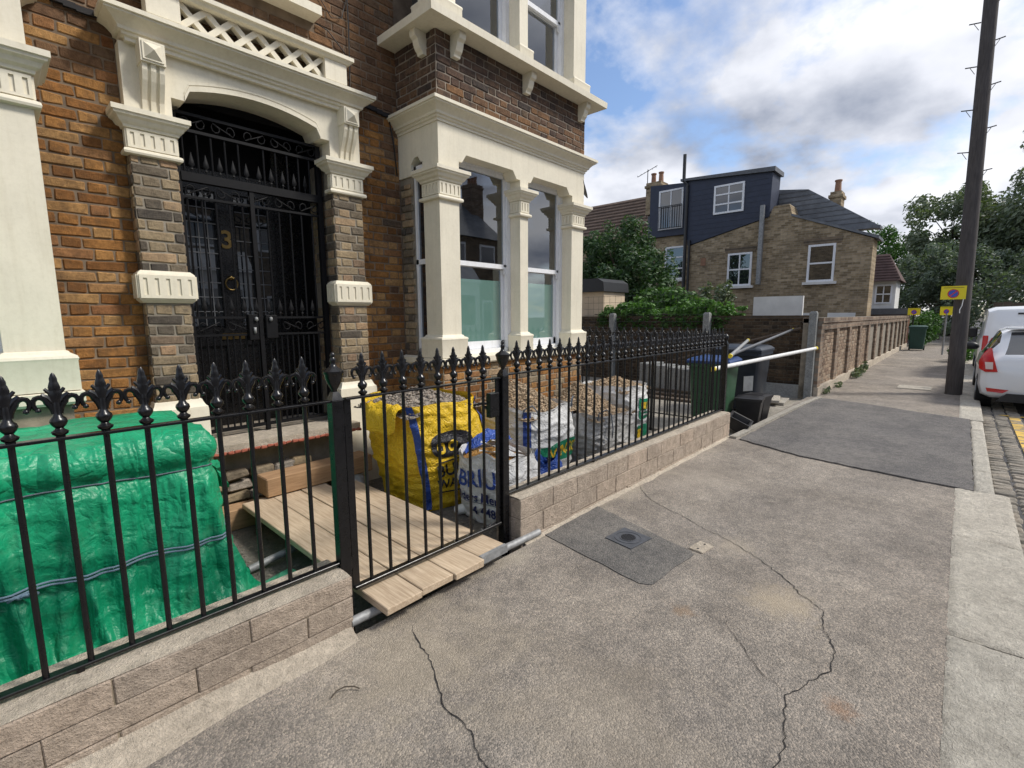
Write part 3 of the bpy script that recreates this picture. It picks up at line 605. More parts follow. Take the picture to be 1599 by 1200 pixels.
# --- porch arch, consoles, cornice, balustrade
arc = []
for k in range(13):
    t = k/12; x = 1.20+.96*t; arc.append((x, 3.205+.075*(1-(2*t-1)**2)))
poly = [(.80, 2.966), (1.078, 2.966), (1.078, 3.13), (1.165, 3.13)]+arc+[(2.195, 3.13), (2.278, 3.13), (2.278, 2.966), (2.575, 2.966), (2.575, 3.41), (.80, 3.41)]
a = MB(); a.prism(poly, 'y', 4.345, 4.62); ARCH = a.build('porch_arch', 'cream_stucco', HOUSE)
m = MB()      # moulded rim round the arch head
rim = [(1.165, 3.135)]+arc+[(2.195, 3.135)]
for o0, o1, y in ((.0, .035, 4.337), (.045, .06, 4.340)):
    for k in range(len(rim)-1):
        (xa, za), (xb, zb) = rim[k], rim[k+1]; m.prism([(xa, za+o0), (xb, zb+o0), (xb, zb+o1), (xa, za+o1)], 'y', y, 4.35)
m.build('arch_moulding', 'cream_stucco', ARCH)
for cx in (.965, 2.437):
    m = MB(); m.box(cx-.072, cx+.072, 4.215, 4.346, 3.275, 3.415); m.box(cx-.06, cx+.06, 4.207, 4.22, 3.287, 3.403)
    m.add([(cx-.052, 4.208, 3.294), (cx+.052, 4.208, 3.294), (cx+.052, 4.208, 3.396), (cx-.052, 4.208, 3.396), (cx, 4.168, 3.345)], [(0, 1, 4), (1, 2, 4), (2, 3, 4), (3, 0, 4)])
    pr = [(4.346, 3.276), (4.232, 3.276), (4.238, 3.23), (4.262, 3.17), (4.295, 3.11), (4.322, 3.06), (4.336, 3.0), (4.338, 2.97), (4.346, 2.97)]
    for x0, x1, s in ((-.065, -.035, 0), (-.035, -.015, .014), (-.015, .015, 0), (.015, .035, .014), (.035, .065, 0)):
        m.prism([(min(4.347, y+s) if y < 4.34 else y, z) for y, z in pr], 'x', cx+x0, cx+x1)
    m.build('console', 'cream_stucco', ARCH)
CORN = [(.0, 0), (.012, .0), (.012, .022), (.03, .03), (.034, .048), (.05, .05), (.055, .07), (.085, .10), (.115, .118), (.125, .122), (.125, .134), (.14, .137), (.14, .165), (0, .172)]
m = MB(); m.sweep([(.845, WY), (.845, 4.315), (2.53, 4.315), (2.53, WY)], [(o_*1.02, 3.405+z) for o_, z in CORN]); m.build('cornice', 'cream_stucco', ARCH, smooth=25)
m = MB(); m.box(.845, 2.53, 4.32, WY+.01, 3.41, 3.575); m.box(.96, 2.42, 4.235, 4.33, 3.565, 3.60)
m.box(.955, 1.155, 4.228, 4.34, 3.60, 3.765); m.box(2.215, 2.415, 4.228, 4.34, 3.60, 3.765)
m.sweep([(.95, WY), (.95, 4.235), (2.42, 4.235), (2.42, WY)], [(.0, 3.765), (.02, 3.77), (.035, 3.79), (.05, 3.795), (.05, 3.825), (0, 3.835)]); m.box(.95, 2.42, 4.24, WY, 3.767, 3.83)
BAL = m.build('balustrade', 'cream_stucco', ARCH)
m = MB(); x0, x1, z0, z1, n = 1.155, 2.215, 3.60, 3.766, 6; p = (x1-x0)/n; hw = .029
for k in range(n):
    a0 = x0+k*p
    for s, dy in ((1, 0), (-1, .003)):
        xa, xb = (a0, a0+p) if s > 0 else (a0+p, a0)
        m.prism([(xa-hw, z0), (xa+hw, z0), (xb+hw, z1), (xb-hw, z1)], 'y', 4.262+dy, 4.32-dy)
m.build('lattice', 'cream_stucco', ARCH)
# --- porch recess, step, front door
m = MB(); m.box(.80, 1.10, 4.80, 5.15, .4, 3.4); m.box(2.26, 2.575, 4.80, 5.15, .4, 3.4); m.box(1.10, 2.26, 4.625, 5.15, 3.22, 3.4); m.box(1.05, 2.3, 5.10, 5.2, .4, 3.4); m.build('porch_recess', 'black_satin_iron', HOUSE)  # recess walls and ceiling coloured black to stand for the deep porch shade
m = MB(); m.box(1.02, 2.34, 4.16, 5.12, .50, .555); STEP = m.build('doorstep', 'cement_cap', HOUSE)
m = MB(); random.seed(5)
for k in range(26): x = 1.03+k*.0505; m.cbox(x, x+.049, 4.135+random.uniform(0, .02), 4.2, .478+random.uniform(0, .008), .505, .006, .004)
m.build('broken_tile_edge', 'red_tile', STEP)
m = MB(); m.box(1.04, 2.30, 4.36, 4.6, -.2, .5); m.build('step_riser', 'mortar_grey', STEP)
RB = []
for k in range(26):
    mb = MB(); mb.cbox(-.09, .09, -.05, .05, -.035, .035, .014, .012); o = mb.build('stone', 'brick_grey' if k % 3 else 'rubble_grey', STEP); o.location = (1.1+(k % 7)*.185+random.uniform(-.03, .03), 4.29+random.uniform(-.03, .03), .0+.09*(k//7)+random.uniform(-.01, .01)); o.rotation_euler = (random.uniform(-.1, .1), random.uniform(-.12, .12), random.uniform(-.15, .15))
DX0, DX1, DY = 1.14, 2.0, 5.0
m = MB(); m.box(DX0, DX1, DY, DY+.05, .56, 2.75)
for a, b, c, d in ((DX0, DX0+.06, .56, 2.75), (DX1-.06, DX1, .56, 2.75), (1.50, 1.64, .56, 2.75), (DX0, DX1, 2.66, 2.75), (DX0, DX1, 1.30, 1.46), (DX0, DX1, .56, .76)): m.box(a, b, DY-.022+random.uniform(0, .002), DY+.001, c, d)
m.box(DX1, 2.26, 4.97, 5.08, .56, 3.2); m.box(1.10, DX0, 4.97, 5.08, .56, 3.2); m.box(1.10, 2.26, 4.965, 5.07, 2.75, 2.83)
DOOR = m.build('front_door', 'black_door_paint', HOUSE)
for a, b in ((DX0+.07, 1.49), (1.65, DX1-.07)):
    m = MB(); m.box(a, b, DY-.008, DY-.004, 1.48, 2.64); m.build('pane', 'dark_glass', DOOR)
    m = MB()
    for k in range(1, 4): x = a+(b-a)*k/4; m.box(x-.004, x+.004, DY-.014, DY-.009, 1.48, 2.64)
    for k in range(1, 9): z = 1.48+1.16*k/9; m.box(a, b, DY-.0155, DY-.0105, z-.004, z+.004)
    m.build('leading', 'lead_grey', DOOR)
m = MB(); vs, fs = text_mesh('3', .22); m.add([(1.51+v.x, DY-.03, 2.18+v.y) for v in vs], fs); m.build('house_number', 'brass', DOOR)
m = MB(); m.tube([(1.57+.05*math.cos(t), DY-.045, 1.86+.055*math.sin(t)) for t in [math.pi/2+2*math.pi*k/20 for k in range(21)]], .008, 6); m.lathe([(.0, -.02), (.022, -.015), (.022, .015), (0, .02)], 10, (1.57, DY-.03, 1.915)); m.build('ring_knocker', 'brass', DOOR, smooth=True)
m = MB(); m.box(1.46, 1.68, DY-.03, DY-.02, 1.355, 1.41); m.build('letter_plate', 'brass', DOOR)
# --- security gate
GY = 4.50; m = MB()
for a, b, c, d in ((1.092, 1.132, .56, 3.10), (2.205, 2.25, .56, 3.10), (1.612, 1.645, .56, 2.60)): m.box(a, b, GY-.02, GY+.02, c, d)
for z, h, dy in ((2.60, .065, .028), (2.965, .022, .015), (3.085, .022, .015), (2.475, .018, .014), (1.545, .018, .014), (1.40, .018, .014), (.60, .028, .014), (.72, .012, .012)): m.box(1.13, 2.207, GY-dy, GY+dy, z, z+h)
GATE = m.build('security_gate', 'black_satin_iron', HOUSE)
bm_ = MB(); bm_.tube([(0, 0, 0), (0, 0, 1)], .0075, 6); bar_me = bm_.mesh('bar', 'black_satin_iron', 40)
sp_ = MB(); sp_.lathe([(.006, 0), (.006, .02), (.013, .028), (.006, .036), (.008, .045), (.023, .062), (.017, .09), (.001, .155)], 8, squash=(1, .5)); spear_me = sp_.mesh('spear', 'black_satin_iron', 40)
def scroll_pts(w_, h_):
    pts = []
    for k in range(9): t = k/8; an = math.pi*1.9*(1-t); r = .18+.32*t; pts.append((-w_*.25+w_*.42*r*math.cos(an+2.2), 0, h_*.85*r*math.sin(an+2.2)))
    for k in range(9): t = k/8; an = math.pi*1.9*t; r = .5-.32*t; pts.append((w_*.25-w_*.42*r*math.cos(an+2.2), 0, -h_*.85*r*math.sin(an+2.2)))
    return pts
sm = MB(); sm.tube(scroll_pts(.19, .105), .0055, 5); scroll_me = sm.mesh('scroll', 'black_satin_iron', True)
xs_ = [1.16+.0985*k for k in range(11)]
for k, x in enumerate(xs_):
    for z0, z1 in ((.62, 1.40), (1.56, 2.48), (2.66, 2.97)):
        if abs(x-1.628) < .03: continue
        o = link('bar', bar_me, GATE); o.location = (x, GY, z0); o.scale = (1, 1, z1-z0)
    if k < 10:
        for z0 in (2.665, 1.563):
            o = link('spear', spear_me, GATE); o.location = (x+.049, GY-.012, z0)
for k in range(10):
    o = link('bar', bar_me, GATE); o.location = (xs_[k]+.049, GY, .62); o.scale = (1, 1, .78)
for z in (3.035, 2.54, 1.48):
    for k in range(5):
        o = link('scroll', scroll_me, GATE); o.location = (1.235+.215*k+(.02 if k > 1 else 0), GY-.012, z); o.scale = (1 if k % 2 else -1, 1, 1)
m = MB(); m.cbox(1.52, 1.60, GY-.04, GY+.03, 1.36, 1.58, .006); m.cbox(1.66, 1.76, GY-.04, GY+.03, 1.37, 1.575, .006); m.build('lock_box', 'black_satin_iron', GATE)
m = MB(); [m.lathe([(.0, -.02), (.014, -.012), (.014, .012), (0, .02)], 10, (x, GY-.05, 1.54)) for x in (1.58, 1.70)]; m.box(1.555, 1.575, GY-.052, GY-.038, 1.42, 1.47); m.build('lock_knob', 'galvanised', GATE, smooth=True)
# --- bay windows (right-hand bay, and its mirror image beyond the porch)
def bay(mir):
    X = (lambda x: 3.385-x) if mir else (lambda x: x); s = -1 if mir else 1
    def bx(m, x0, x1, *r): m.box(min(X(x0), X(x1)), max(X(x0), X(x1)), *r)
    def path(l): q = [(X(x), y) for x, y in l]; return q[::-1] if mir else q
    m = MB(); bx(m, 3.085, 5.5, 3.805, WY+.01, -.2, 1.06); BAY = m.build('bay_window', 'mortar_buff', HOUSE)
    m = MB(); bx(m, 3.085, 5.5, 3.805, WY+.01, 3.54, 4.19); m.build('apron', 'mortar_soot', BAY)
    fr = lambda a, b: (min(X(a), X(b)), max(X(a), X(b)))
    lowm = lambda u, z: 'brick_ochre' if random.random() < .72 else 'brick_grey'
    if not mir:
        BR.wall(BAY, (0, 3.805), (1, 0), (0, -1), 3.085, 5.5, .0, 1.05, lowm); BR.wall(BAY, (3.085, 0), (0, 1), (-1, 0), 3.805, WY, .0, 1.05, lowm)
        sootm = lambda u, z: 'brick_soot' if (z > 3.86+.12*nz(u*2.5, 4) or abs(u-3.15) < .1) else ('brick_brown' if random.random() < .6 else 'brick_soot')
        BR.wall(BAY, (0, 3.805), (1, 0), (0, -1), 3.085, 5.5, 3.55, 4.18, sootm); BR.wall(BAY, (3.085, 0), (0, 1), (-1, 0), 3.805, WY, 3.55, 4.18, sootm)
        BR.wall(BAY, (3.095, 0), (0, 1), (-1, 0), 4.24, WY, 1.14, 2.90, 'brick_grey')
    m = MB(); bx(m, 3.105, 3.30, 4.24, WY, 1.1, 2.97); m.build('jamb', 'mortar_grey', BAY)
    m = MB(); m.sweep(path([(3.085, WY), (3.085, 3.8), (5.5, 3.8), (5.5, WY)]), [(0, 1.055), (.045, 1.06), (.055, 1.075), (.055, 1.13), (0, 1.145)]); bx(m, 3.085, 5.5, 3.8, WY, 1.056, 1.143); m.build('sill', 'cream_stucco', BAY)
    for zf, top in ((0, 2.97), (3.115, 6.0)):
        for x0, x1 in ((3.087, 3.337), (4.25, 4.385), (5.245, 5.498)):
            x0, x1 = fr(x0, x1); m = MB(); b0 = 1.14+zf
            m.loft(x0, x1, 3.802, 4.05, [(.045, b0), (.045, b0+.17), (.05, b0+.185), (.045, b0+.20), (.02, b0+.21), (.012, b0+.225), (0, b0+.23), (0, (2.70 if not zf else 5.9))])
            if not zf: capital(m, x0, x1, 3.802, 4.05, 5 if x1-x0 > .2 else 3)
            m.build('column', 'cream_stucco', BAY, smooth=25)
    def notch(x0, x1): return [(x0, 2.966), (x0, 3.07), (x0+.045, 3.07), (x0+.10, 3.15), (x1-.12, 3.15), (x1-.06, 3.07), (x1, 3.07), (x1, 2.966)]
    poly = [(3.085, 2.966)]+notch(3.34, 4.25)+notch(4.385, 5.245)+[(5.5, 2.966), (5.5, 3.40), (3.085, 3.40)]
    m = MB(); m.prism([(X(a), b) for a, b in poly], 'y', 3.8, 4.0)
    m.prism([(4.0, 2.966), (4.05, 2.966), (4.05, 3.07), (4.08, 3.07), (4.12, 3.13), (4.18, 3.13), (4.24, 3.07), (4.24, 2.966), (WY, 2.966), (WY, 3.40), (4.0, 3.40)], 'x', *fr(3.085, 3.30))
    bx(m, 5.26, 5.5, 4.0, WY, 2.966, 3.40); bx(m, 3.2, 5.4, 3.9, WY, 3.30, 3.42); m.build('frieze', 'cream_stucco', BAY)
    m = MB(); m.sweep(path([(3.085, WY), (3.085, 3.8), (5.5, 3.8), (5.5, WY)]), [(o_*.92, 3.385+z) for o_, z in CORN]); bx(m, 3.085, 5.5, 3.8, WY, 3.39, 3.553); m.build('cornice', 'cream_stucco', BAY, smooth=25)
    m = MB(); m.sweep(path([(3.085, WY), (3.085, 3.8), (5.5, 3.8), (5.5, WY)]), [(0, 4.18), (.20, 4.183), (.205, 4.25), (.19, 4.258), (0, 4.265)]); bx(m, 3.085, 5.5, 3.8, WY, 4.18, 4.26); m.build('sill', 'cream_stucco', BAY)
    pr = [(0, 4.182), (.135, 4.182), (.14, 4.15), (.132, 4.12), (.105, 4.10), (.098, 4.07), (.08, 4.03), (.055, 4.005), (.05, 3.985), (0, 3.985)]
    for x in (3.30, 4.33, 5.38): 
        m = MB(); m.prism([(3.8-o_, z) for o_, z in pr], 'x', *fr(x-.04, x+.04)); m.build('corbel', 'cream_stucco', BAY)
    m = MB(); m.prism([(X(3.085-o_), z) for o_, z in pr], 'y', 3.93, 4.01); m.build('corbel', 'cream_stucco', BAY)
    for x0, x1 in ((3.337, 4.25), (4.385, 5.245)):
        for zb, zt, zm in ((1.14, 3.19, 2.12), (4.262, 5.95, 5.1)):
            if mir and zb > 4: continue
            a, b = fr(x0, x1); m = MB(); Y0 = 3.955
            for q in ((a, a+.055, zb, zt), (b-.055, b, zb, zt), (a, b, zt-.055, zt), (a, b, zb, zb+.05)): m.box(q[0], q[1], Y0, Y0+.11, q[2], q[3])
            FRM = m.build('window_frame', 'white_upvc', BAY)
            m = MB(); i0, i1 = a+.056, b-.056
            for q in ((i0, i0+.04, zm, zt-.056), (i1-.04, i1, zm, zt-.056), (i0, i1, zt-.10, zt-.056), (i0, i1, zm-.025, zm+.025)): m.box(q[0], q[1], Y0+.016, Y0+.05, q[2], q[3])
            for xx in (i0, i1-.035): m.prism([(Y0+.016, zm-.02), (Y0+.048, zm-.02), (Y0+.044, zm-.07), (Y0+.03, zm-.085), (Y0+.02, zm-.06)], 'x', xx, xx+.035)
            m.build('upper_sash', 'white_upvc', BAY)
            m = MB()
            for q in ((i0, i0+.045, zb+.05, zm-.02), (i1-.045, i1, zb+.05, zm-.02), (i0, i1, zb+.052, zb+.135), (i0, i1, zm-.03, zm+.01)): m.box(q[0], q[1], Y0+.056, Y0+.09, q[2], q[3])
            m.build('lower_sash', 'white_upvc', BAY)
            m = MB(); m.box(i0+.03, i1-.03, Y0+.03, Y0+.034, zm, zt-.09); m.build('pane', 'window_glass', BAY)
            if zb < 2:
                m = MB(); m.box(i0+.035, i1-.035, Y0+.07, Y0+.074, zb+.12, zm-.16); m.build('pane', 'frosted_film', BAY)
                m = MB(); m.box(i0+.035, i1-.035, Y0+.07, Y0+.074, zm-.16, zm-.02); m.build('pane', 'window_glass', BAY)
            else:
                m = MB(); m.box(i0+.035, i1-.035, Y0+.07, Y0+.074, zb+.12, zm-.02); m.build('pane', 'window_glass', BAY)
            m = MB(); c0, c1 = i1-.34, i1-.02
            m.grid(lambda u, v: (c0+(c1-c0)*u, Y0+.20+.03*math.sin(u*34+v), zb+.05+(zt-zb-.1)*v), 60, 4); m.build('curtain', 'curtain', BAY, smooth=True)
    a, b = fr(3.12, 3.17); m = MB()          # narrow side sash in the return
    for y0, y1, z0, z1 in ((4.04, 4.075, 1.14, 3.06), (4.205, 4.245, 1.14, 3.06), (4.04, 4.245, 3.0, 3.06), (4.04, 4.245, 1.14, 1.22), (4.04, 4.245, 2.09, 2.14)): m.box(a, b, y0, y1, z0, z1)
    m.prism([(4.21, 2.09), (4.24, 2.09), (4.235, 2.02), (4.215, 2.0)], 'x', a-.005, b); m.build('window_frame', 'white_upvc', BAY)
    m = MB(); m.box(a+.02, a+.024, 4.07, 4.21, 1.2, 3.02); m.build('pane', 'dark_glass', BAY)
    m = MB(); a, b = fr(3.32, 5.42)
    for z0, z1 in ((1.0, 3.3), (4.27, 6.2)): m.box(a, b, 4.12, 6.0, z0, z1)
    room = m.build('room', 'grey_interior', BAY); bm2 = bmesh.new(); bm2.from_mesh(room.data); bmesh.ops.delete(bm2, geom=[f for f in bm2.faces if f.normal.y < -.9], context='FACES'); bm2.to_mesh(room.data); bm2.free()
    m = MB(); bx(m, 3.0, 5.55, 3.7, WY, 6.0, 6.3); m.build('bay_roof', 'cream_stucco', BAY)
bay(False); bay(True)
# window over the porch
m = MB(); m.box(1.10, 2.245, 4.29, WY+.05, 4.125, 4.195); m.build('sill', 'cream_stucco', HOUSE)
m = MB()
for q in ((1.13, 1.20, 4.195, 5.9), (2.15, 2.22, 4.195, 5.9), (1.2, 2.15, 4.195, 4.27), (1.2, 2.15, 5.0, 5.05)): m.box(q[0], q[1], 4.455, 4.5, q[2], q[3])
m.build('window_frame', 'white_upvc', HOUSE); m = MB(); m.box(1.2, 2.15, 4.475, 4.479, 4.27, 5.9); m.build('pane', 'dark_glass', HOUSE)
BR.emit(300, HOUSE)
cb = MB(); pts = [(2.56, 4.425, 5.2), (2.565, 4.425, 4.6), (2.57, 4.425, 4.2), (2.56, 4.425, 3.86), (2.55, 4.42, 3.7), (2.63, 4.43, 3.4), (2.60, 4.43, 3.1), (2.63, 4.43, 2.9)]
cb.tube(pts, .006, 5); cb.tube([(2.26, 4.425, 4.12), (2.36, 4.42, 4.10), (2.48, 4.42, 4.0), (2.555, 4.42, 3.92)], .005, 5); cb.tube([(2.26, 4.43, 4.4), (2.4, 4.42, 4.22), (2.5, 4.42, 4.26), (2.56, 4.42, 4.45)], .004, 5)
tag(cb.build('telephone_cable', 'trim_black', smooth=True), 'thin black cable running down the brick wall beside the porch cornice', 'cable')
cb = MB(); cb.tube([(2.98, 4.43, 3.5), (3.02, 4.43, 3.3), (3.05, 4.435, 3.0)], .007, 5); tag(cb.build('wall_cable', 'trim_black', smooth=True), 'short black cable on the wall beside the bay cornice', 'cable')
ds = thing('satellite_dish', 'grey satellite dish on the side wall of the house', 'satellite dish', (5.62, 3.98, 3.32)); m = MB(); m.lathe([(.0, .0), (.12, .015), (.22, .055), (.225, .06), (.12, .025), (0, .01)], 20, squash=(1, 1)); d_ = m.build('dish', 'lead_grey', ds, smooth=True); d_.rotation_euler = (math.radians(70), 0, math.radians(35)); m = MB(); m.tube([(0, .0, 0), (-.06, .06, -.05), (-.13, .1, -.05)], .012, 6); m.build('bracket', 'lead_grey', ds)
# ------------------------------------------------------------------ dwarf walls
random.seed(33)
def dwarf(label, x0, x1, y0, y1, courses, lens, seed, cap):
    random.seed(seed); D = thing('dwarf_wall', label, 'wall', ((x0+x1)/2, y0, 0), world=True)
    m = MB(); m.box(x0+.006, x1-.006, y0+.008, y1-.006, -.25, courses[-1][1]-.004); m.build('core', 'mortar_buff', D)
    for i, (z0, z1) in enumerate(courses):
        x = x0; k = 0
        while x < x1-.01:
            ln = lens[(k+i*2) % len(lens)]*(1 if k or i % 2 == 0 else .55); xe = min(x+ln, x1)
            if x1-xe < .08: xe = x1
            m = MB(); e = (x == x0, xe == x1)
            m.cbox(x+(0 if e[0] else .0025), xe-(0 if e[1] else .0025), y0+random.uniform(-.003, .003), y0+.10, z0+.0018, z1-.0018, .004, .0025)
            m.build('block', 'concrete_block', D); x = xe; k += 1
        for xa, xb in ((x0, x0+.10), (x1-.10, x1)):
            m = MB(); m.cbox(xa+.001, xb-.001, y0+.105, y1, z0+.003, z1-.003, .006, .002); m.build('block', 'concrete_block', D)
    if cap:
        m = MB(); zt = courses[-1][1]; n = int((x1-x0)/.05)
        def top(u, v): x = x0+.004+(x1-x0-.008)*u; y = y0+.006+(y1-y0-.012)*v; return (x, y, zt+.006+.004*nz(x*5, y*9)-.012*max(0, .2-v)*3*(.5+.8*nz(x*4, 2)))
        m.grid(top, n, 8); m.build('mortar_cap', 'cement_cap', D, smooth=True)
    return D
dwarf('long low concrete block wall left of the gate under the railing by the green tarp', -1.6, 1.085, 2.08, 2.33, [(-.12, .085), (.085, .19), (.19, .295)], [.44, .44, .45], 3, True)
dwarf('low concrete block wall right of the gate under the long railing', 2.335, 6.37, 2.09, 2.33, [(-.12, .03), (.03, .175), (.175, .315)], [.36, .30, .44, .34], 8, True)
# ------------------------------------------------------------------ railings
fl = MB()
fl.lathe([(.011, -.012), (.013, 0), (.013, .006), (.021, .012), (.024, .02), (.014, .027), (.011, .032), (.020, .043), (.0245, .054), (.022, .064), (.014, .072), (.011, .082), (.012, .10), (.010, .12)], 10)
fl.lathe([(.010, .09), (.014, .115), (.017, .135), (.019, .148), (.0165, .156), (.0155, .163), (.017, .17), (.013, .185), (.011, .19), (.011, .20), (.006, .214), (.001, .22)], 8, squash=(1, .62))
for s in (-1, 1):
    pts = []; rs = []
    for k in range(13):
        t = k/12; an = math.radians(250-355*t) if False else None
        # stem rises, bends out, rolls over and curls under
        if t < .35: q = t/.35; pts.append((s*(.008+.016*q*q), 0, .082+.042*q)); rs.append(.0078+.0018*q)
        else:
            q = (t-.35)/.65; a_ = math.radians(180-250*q); r = .0165-.004*q; pts.append((s*(.0405+r*math.cos(a_)*1.12), 0, .122+(.018+.004*q)*math.sin(a_)-.004*q)); rs.append(.0098-.0036*q)
    fl.tube(pts, rs, 7); e = pts[-1]; fl.lathe([(.001, -.009), (.008, -.005), (.0085, .003), (.002, .009)], 7, (e[0], 0, e[2]))
    fl.tube([(s*.008, 0, .118), (s*.019, 0, .136), (s*.032, 0, .147), (s*.036, 0, .143)], [.006, .009, .008, .004], 6)
    fl.tube([(s*.008, 0, .145), (s*.016, 0, .156), (s*.024, 0, .166), (s*.026, 0, .163)], [.005, .007, .006, .003], 6)
FLEUR = fl.mesh('finial', 'black_gloss_iron', 50)
_b = MB(); _b.tube([(0, 0, 0), (0, 0, 1)], .0098, 10); BAR = _b.mesh('bar', 'black_gloss_iron', 50)
_f = MB(); _f.lathe([(.0, 0), (.008, .0), (.006, .005), (0, .007)], 8); WELD = _f
def bar_at(parent, x, y, z0, z1, rz=0):
    o = link('bar', BAR, parent); o.location = (x, y, z0); o.scale = (1, 1, z1-z0); o.rotation_euler = (0, 0, rz+random.uniform(-.04, .04))
    f = link('finial', FLEUR, o); f.scale = (1, 1, 1/(z1-z0)); f.location = (0, 0, 1.0+.004/(z1-z0)); f.rotation_euler = (0, 0, random.uniform(-.05, .05)); return o
RY, RT, RB_ = 2.205, 1.15, .325
def rail(parent, name, p0, p1, w_=.038, h_=.011):
    d = (Vector(p1)-Vector(p0)); m = MB(); ax = abs(d.x) > abs(d.y)
    if ax: m.cbox(p0[0], p1[0], p0[1]-w_/2, p0[1]+w_/2, p0[2]-h_/2, p0[2]+h_/2, .002)
    else: m.cbox(p0[0]-w_/2, p0[0]+w_/2, p0[1], p1[1], p0[2]-h_/2, p0[2]+h_/2, .002)
    return m.build(name, 'black_gloss_iron', parent)
RL = thing('railing', 'black iron railing in front of the green tarp with curled fleur-de-lis heads', 'railing', (-.3, RY, .3), 'front railings', world=True)
rail(RL, 'top_rail', (-1.6, RY, RT), (1.083, RY, RT)); rail(RL, 'bottom_rail', (-1.6, RY, RB_), (1.083, RY, RB_))
for k in range(22): bar_at(RL, .013+.1187*8-.1187*k, RY, RB_, RT)
for x in (.10, -1.0): m = MB(); m.box(x-.011, x+.011, RY-.011, RY+.011, .27, RB_); m.build('foot', 'black_gloss_iron', RL)
RR = thing('railing', 'long black iron railing in front of the rubble bags with fleur-de-lis heads', 'railing', (4.3, RY, .3), 'front railings', world=True)
RT2 = 1.168
rail(RR, 'top_rail', (2.322, RY, RT2), (6.375, RY, RT2)); rail(RR, 'bottom_rail', (2.322, RY, .345), (6.375, RY, .345))
for k in range(33): bar_at(RR, 2.425+.1205*k, RY, .345, RT2)
for x in (3.39, 4.35, 5.31): m = MB(); m.box(x-.011, x+.011, RY-.011, RY+.011, .30, .345); m.build('foot', 'black_gloss_iron', RR)
RS = thing('railing', 'black iron side railing running back from the corner post towards the house', 'railing', (6.4, 3.4, -.07), world=True)
rail(RS, 'top_rail', (6.41, 2.24, RT2), (6.41, 4.62, RT2)); rail(RS, 'bottom_rail', (6.41, 2.24, .17), (6.41, 4.62, .17))
for k in range(19): bar_at(RS, 6.41, 2.36+.12*k, .17, RT2, math.pi/2)
for y in (3.2, 4.6): m = MB(); m.box(6.395, 6.425, y-.015, y+.015, -.1, RT2); m.build('foot', 'black_gloss_iron', RS)
def post(x, y, z0, z1, label, urn=True, s=.029):
    p = thing('railing_post', label, 'post', (x, y, z0)); m = MB(); m.cbox(-s, s, -s, s, 0, z1-z0, .004); m.build('shaft', 'black_gloss_iron', p)
    m = MB(); b = z1-z0
    m.lathe([(s, 0), (s*.98, .008), (.016, .042), (.014, .05)], 4, (0, 0, b), sq=False) if False else m.loft(-s, s, -s, s, [(0, b), (-.002, b+.006), (-s+.014, b+.04)])
    if urn: m.lathe([(.012, .035), (.013, .048), (.02, .06), (.034, .085), (.042, .11), (.044, .124), (.048, .128), (.048, .140), (.044, .143), (.036, .150), (.022, .158), (.014, .168), (.011, .178), (.014, .186), (.015, .196), (.009, .206), (.012, .214), (.009, .226), (.001, .232)], 14, (0, 0, b))
    else: m.lathe([(.012, .035), (.03, .06), (.034, .085), (.025, .11), (.008, .125), (.001, .13)], 12, (0, 0, b))
    m.build('urn_finial', 'black_gloss_iron', p, smooth=45); return p
post(1.112, RY, -.2, 1.155, 'black square gate post with urn finial at the hinge side beside the tarp railing')
post(2.288, RY, -.2, 1.165, 'black square gate post with urn finial at the latch side beside the long railing')
post(6.405, RY, .05, 1.19, 'black corner post where the long railing meets the side railing', False)
G = thing('garden_gate', 'black iron garden gate with fleur-de-lis heads closed above the timber boards', 'gate', (1.70, RY, .15), world=True)
GT, GB = 1.152, .155
rail(G, 'top_rail', (1.16, RY, GT), (2.248, RY, GT)); rail(G, 'bottom_rail', (1.16, RY, GB), (2.248, RY, GB), .038, .018)
for x in (1.172, 2.236): m = MB(); m.cbox(x-.02, x+.02, RY-.006, RY+.006, GB, GT, .002); m.build('stile', 'black_gloss_iron', G)
for k in range(8): bar_at(G, 1.263+.1205*k, RY, GB, GT)
m = MB(); m.cbox(2.15, 2.232, RY-.022, RY+.022, .90, 1.06, .004); m.build('lock_box', 'black_gloss_iron', G)
m = MB(); m.tube([(2.175, RY+.02, .985), (2.175, RY+.06, .985), (2.11, RY+.065, .99), (2.08, RY+.06, .982)], .008, 6); m.build('handle', 'black_gloss_iron', G, smooth=True)
for z in (.3, 1.05): m = MB(); m.lathe([(.012, -.03), (.012, .03)], 8, (1.148, RY, z)); m.build('hinge', 'black_gloss_iron', G)
